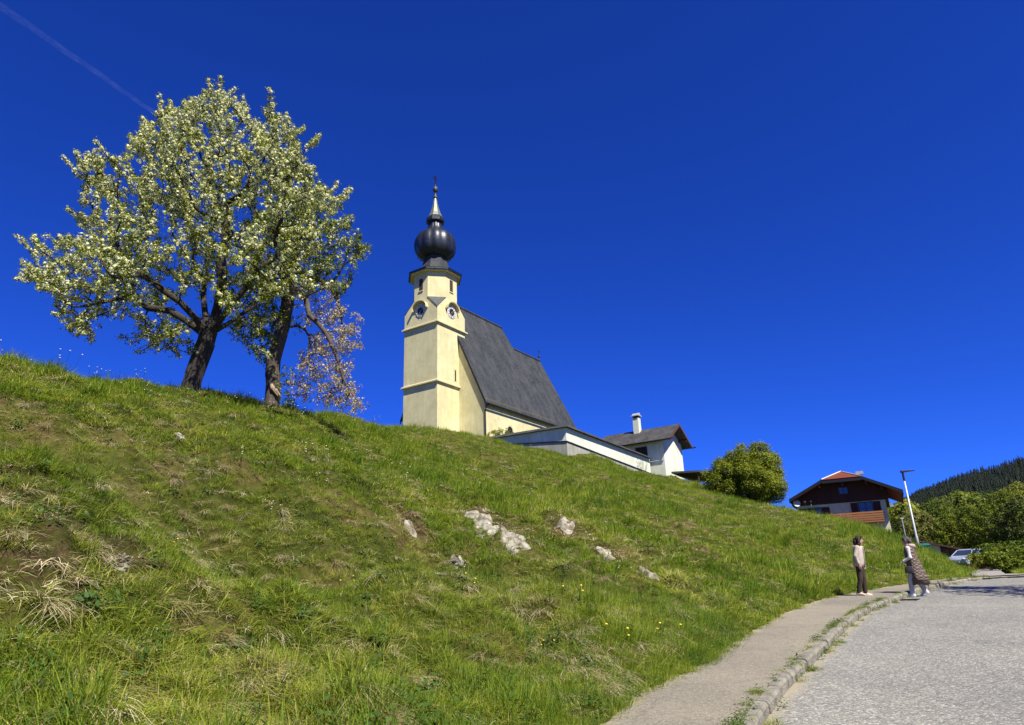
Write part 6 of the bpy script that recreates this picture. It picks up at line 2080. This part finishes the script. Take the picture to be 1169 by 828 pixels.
# ------------------------------------------------------------------ cars by the driveway
def car(name, loc, rz, paint, label, group):
    root = empty(name, loc, rz, label, 'car', group)
    # length along x, front +x
    side = [(-2.0, .32), (-2.06, .62), (-1.98, .92), (-1.72, .98), (1.0, .96), (1.75, .82), (2.02, .62), (2.03, .34), (1.85, .24), (-1.85, .24)]
    b = MB(); b.prism([(x, -.83, z) for x, z in side], (0, 1.66, 0)); bd = b.build('body', paint, root, False, .07)
    b = MB()
    b.hexa([(-1.85, -.76, .95), (1.02, -.76, .95), (1.02, .76, .95), (-1.85, .76, .95), (-1.45, -.58, 1.42), (.22, -.58, 1.42), (.22, .58, 1.42), (-1.45, .58, 1.42)])
    b.build('windows', M['glass'], root, False, .03)
    b = MB()
    b.hexa([(-1.5, -.6, 1.40), (.26, -.6, 1.40), (.26, .6, 1.40), (-1.5, .6, 1.40), (-1.35, -.52, 1.48), (.12, -.52, 1.48), (.12, .52, 1.48), (-1.35, .52, 1.48)])
    for sg in (-1, 1):
        for x0_, x1_ in ((-1.87, -1.47), (-.55, -.52), (1.03, .23)):
            b.tube([(x0_, sg * .77, .95), (x1_, sg * .595, 1.42)], .04, 6)
    b.build('roof', paint, root, False, .02)
    for x in (-1.28, 1.25):
        for sg in (-1, 1):
            Mw = Matrix.Translation((x, sg * .76, .31)) @ Matrix.Rotation(math.pi / 2, 4, 'X')
            b = MB(); b.lathe([(.17, -.1), (.29, -.1), (.31, -.06), (.31, .06), (.29, .1), (.17, .1)], 20, Mw); wh = b.build('wheel', M['iron'], root)
            b = MB(); b.lathe([(.18, -.105), (.05, -.112), (.02, -.112)] if sg > 0 else [(.18, .105), (.05, .112), (.02, .112)], 16, Mw); b.build('rim', M['galv'], wh)
    for sg in (-1, 1):
        b = MB(); b.ball((1.93, sg * .6, .66), (.12, .17, .08), 6); b.build('headlight', M['clockw'], root)
        b = MB(); b.ball((-2.0, sg * .68, .75), (.06, .12, .09), 6); b.build('taillight', M['taill'], root)
    b = MB(); b.box(2.02, 2.055, -.26, .26, .4, .5); b.build('number_plate', M['clockw'], root)
    return root
M['taill'] = simple('red_lamp', [(.3, (.3, .01, .01)), (.7, (.4, .015, .012))], 5, .3)
M['silver'] = simple('silver_blue_paint', [(.3, (.36, .42, .46)), (.7, (.42, .48, .52))], 2, .25, metal=.35, spec=.6)
M['whitep'] = simple('white_paint', [(.3, (.7, .7, .68)), (.7, (.76, .76, .74))], 2, .3, spec=.5)
for u, t, pz, paint, lab in ((1108, 57, rad(212), M['silver'], 'silver blue hatchback parked at the end of the driveway beside the garage'),
                             (1124, 66, rad(196), M['whitep'], 'white car parked behind the silver one, half hidden by shrubs')):
    q = at(u, 650, t)
    car('parked_car', (float(q[0]), float(q[1]), float(ground_z(q[0], q[1])) + .02), pz, paint, lab, 'cars parked by the garage')
# stack of boards on the verge
q = at(1131, 653, 43)
ts = empty('timber_stack', (float(q[0]), float(q[1]), float(ground_z(q[0], q[1])) - .1), rad(-8), 'low stack of reddish brown boards on the grass right of the driveway', 'timber')
rs = np.random.RandomState(4)
for lay in range(3):
    for k in range(3 - (lay == 2)):
        b = MB(); y_ = k * .26 + rs.uniform(-.02, .02) + .1 * (lay == 2); x_ = rs.uniform(-.15, .15)
        b.box(-1.1 + x_, 1.1 + x_, y_, y_ + .23, .05 + lay * .13, .05 + lay * .13 + .12)
        b.build('board', M['plankr'] if 'plankr' in M else M.setdefault('plankr', planks('reddish_boards', (.13, .05, .028), (.2, .09, .05), .3, 1)), ts)
for x_ in (-.8, .8):
    b = MB(); b.box(x_ - .06, x_ + .06, -.02, .8, -.1, .048); b.build('bearer', M['oldwood'], ts)
# slim pale post with a short crosspiece beside the garage
q = at(1039.5, 640, 46)
pz_ = drop(q[0], q[1])[0]
mp = empty('marker_post', (float(q[0]), float(q[1]), pz_), 0, 'slim pale post with short crosspiece left of the street lamp', 'post')
b = MB(); b.tube([(0, 0, -.3), (0, 0, 1.9)], .03, 8); b.build('pole', M['galv'], mp)
b = MB(); b.box(-.1, .14, -.025, .025, 1.9, 1.96); b.build('crosspiece', M['galv'], mp)

# ------------------------------------------------------------------ old vapour trail high in the sky
mt, nt, out = nmat('vapour_trail')
nz = noise(nt, coords(nt, 'pos'), .006, 5, .65)
lw = N(nt, 'ShaderNodeLayerWeight'); lw.inputs[0].default_value = .35
fz_ = N(nt, 'ShaderNodeMath', operation='SUBTRACT'); fz_.inputs[0].default_value = 1.0; nt.links.new(lw.outputs['Facing'], fz_.inputs[1])
ml = N(nt, 'ShaderNodeMath', operation='MULTIPLY'); f2_ = N(nt, 'ShaderNodeMath', operation='POWER'); f2_.inputs[1].default_value = 2.0; nt.links.new(fz_.outputs[0], f2_.inputs[0]); nt.links.new(f2_.outputs[0], ml.inputs[0]); nt.links.new(ramp(nt, nz, [(.3, (0, 0, 0)), (.85, (.04, .04, .04))]), ml.inputs[1])
tr_ = N(nt, 'ShaderNodeBsdfTransparent'); df = N(nt, 'ShaderNodeBsdfDiffuse'); df.inputs[0].default_value = (.85, .87, .9, 1)
ms = N(nt, 'ShaderNodeMixShader'); nt.links.new(ml.outputs[0], ms.inputs[0]); nt.links.new(tr_.outputs[0], ms.inputs[1]); nt.links.new(df.outputs[0], ms.inputs[2]); nt.links.new(ms.outputs[0], out.inputs[0])
a_, b_ = at(-60, -35, 9000), at(178, 130, 9000)
pts = [a_ + (b_ - a_) * k / 40 + np.array([0, 0, 5 * math.sin(k * .5) + 3 * math.sin(k * 1.3)]) for k in range(41)]
b = MB(); b.tube(pts, [60 - k * .8 for k in range(41)], 12)
o = b.build('vapour_trail', mt, None, True)
tag(o, 'faint white vapour trail crossing the upper left sky', None, None, 'stuff')
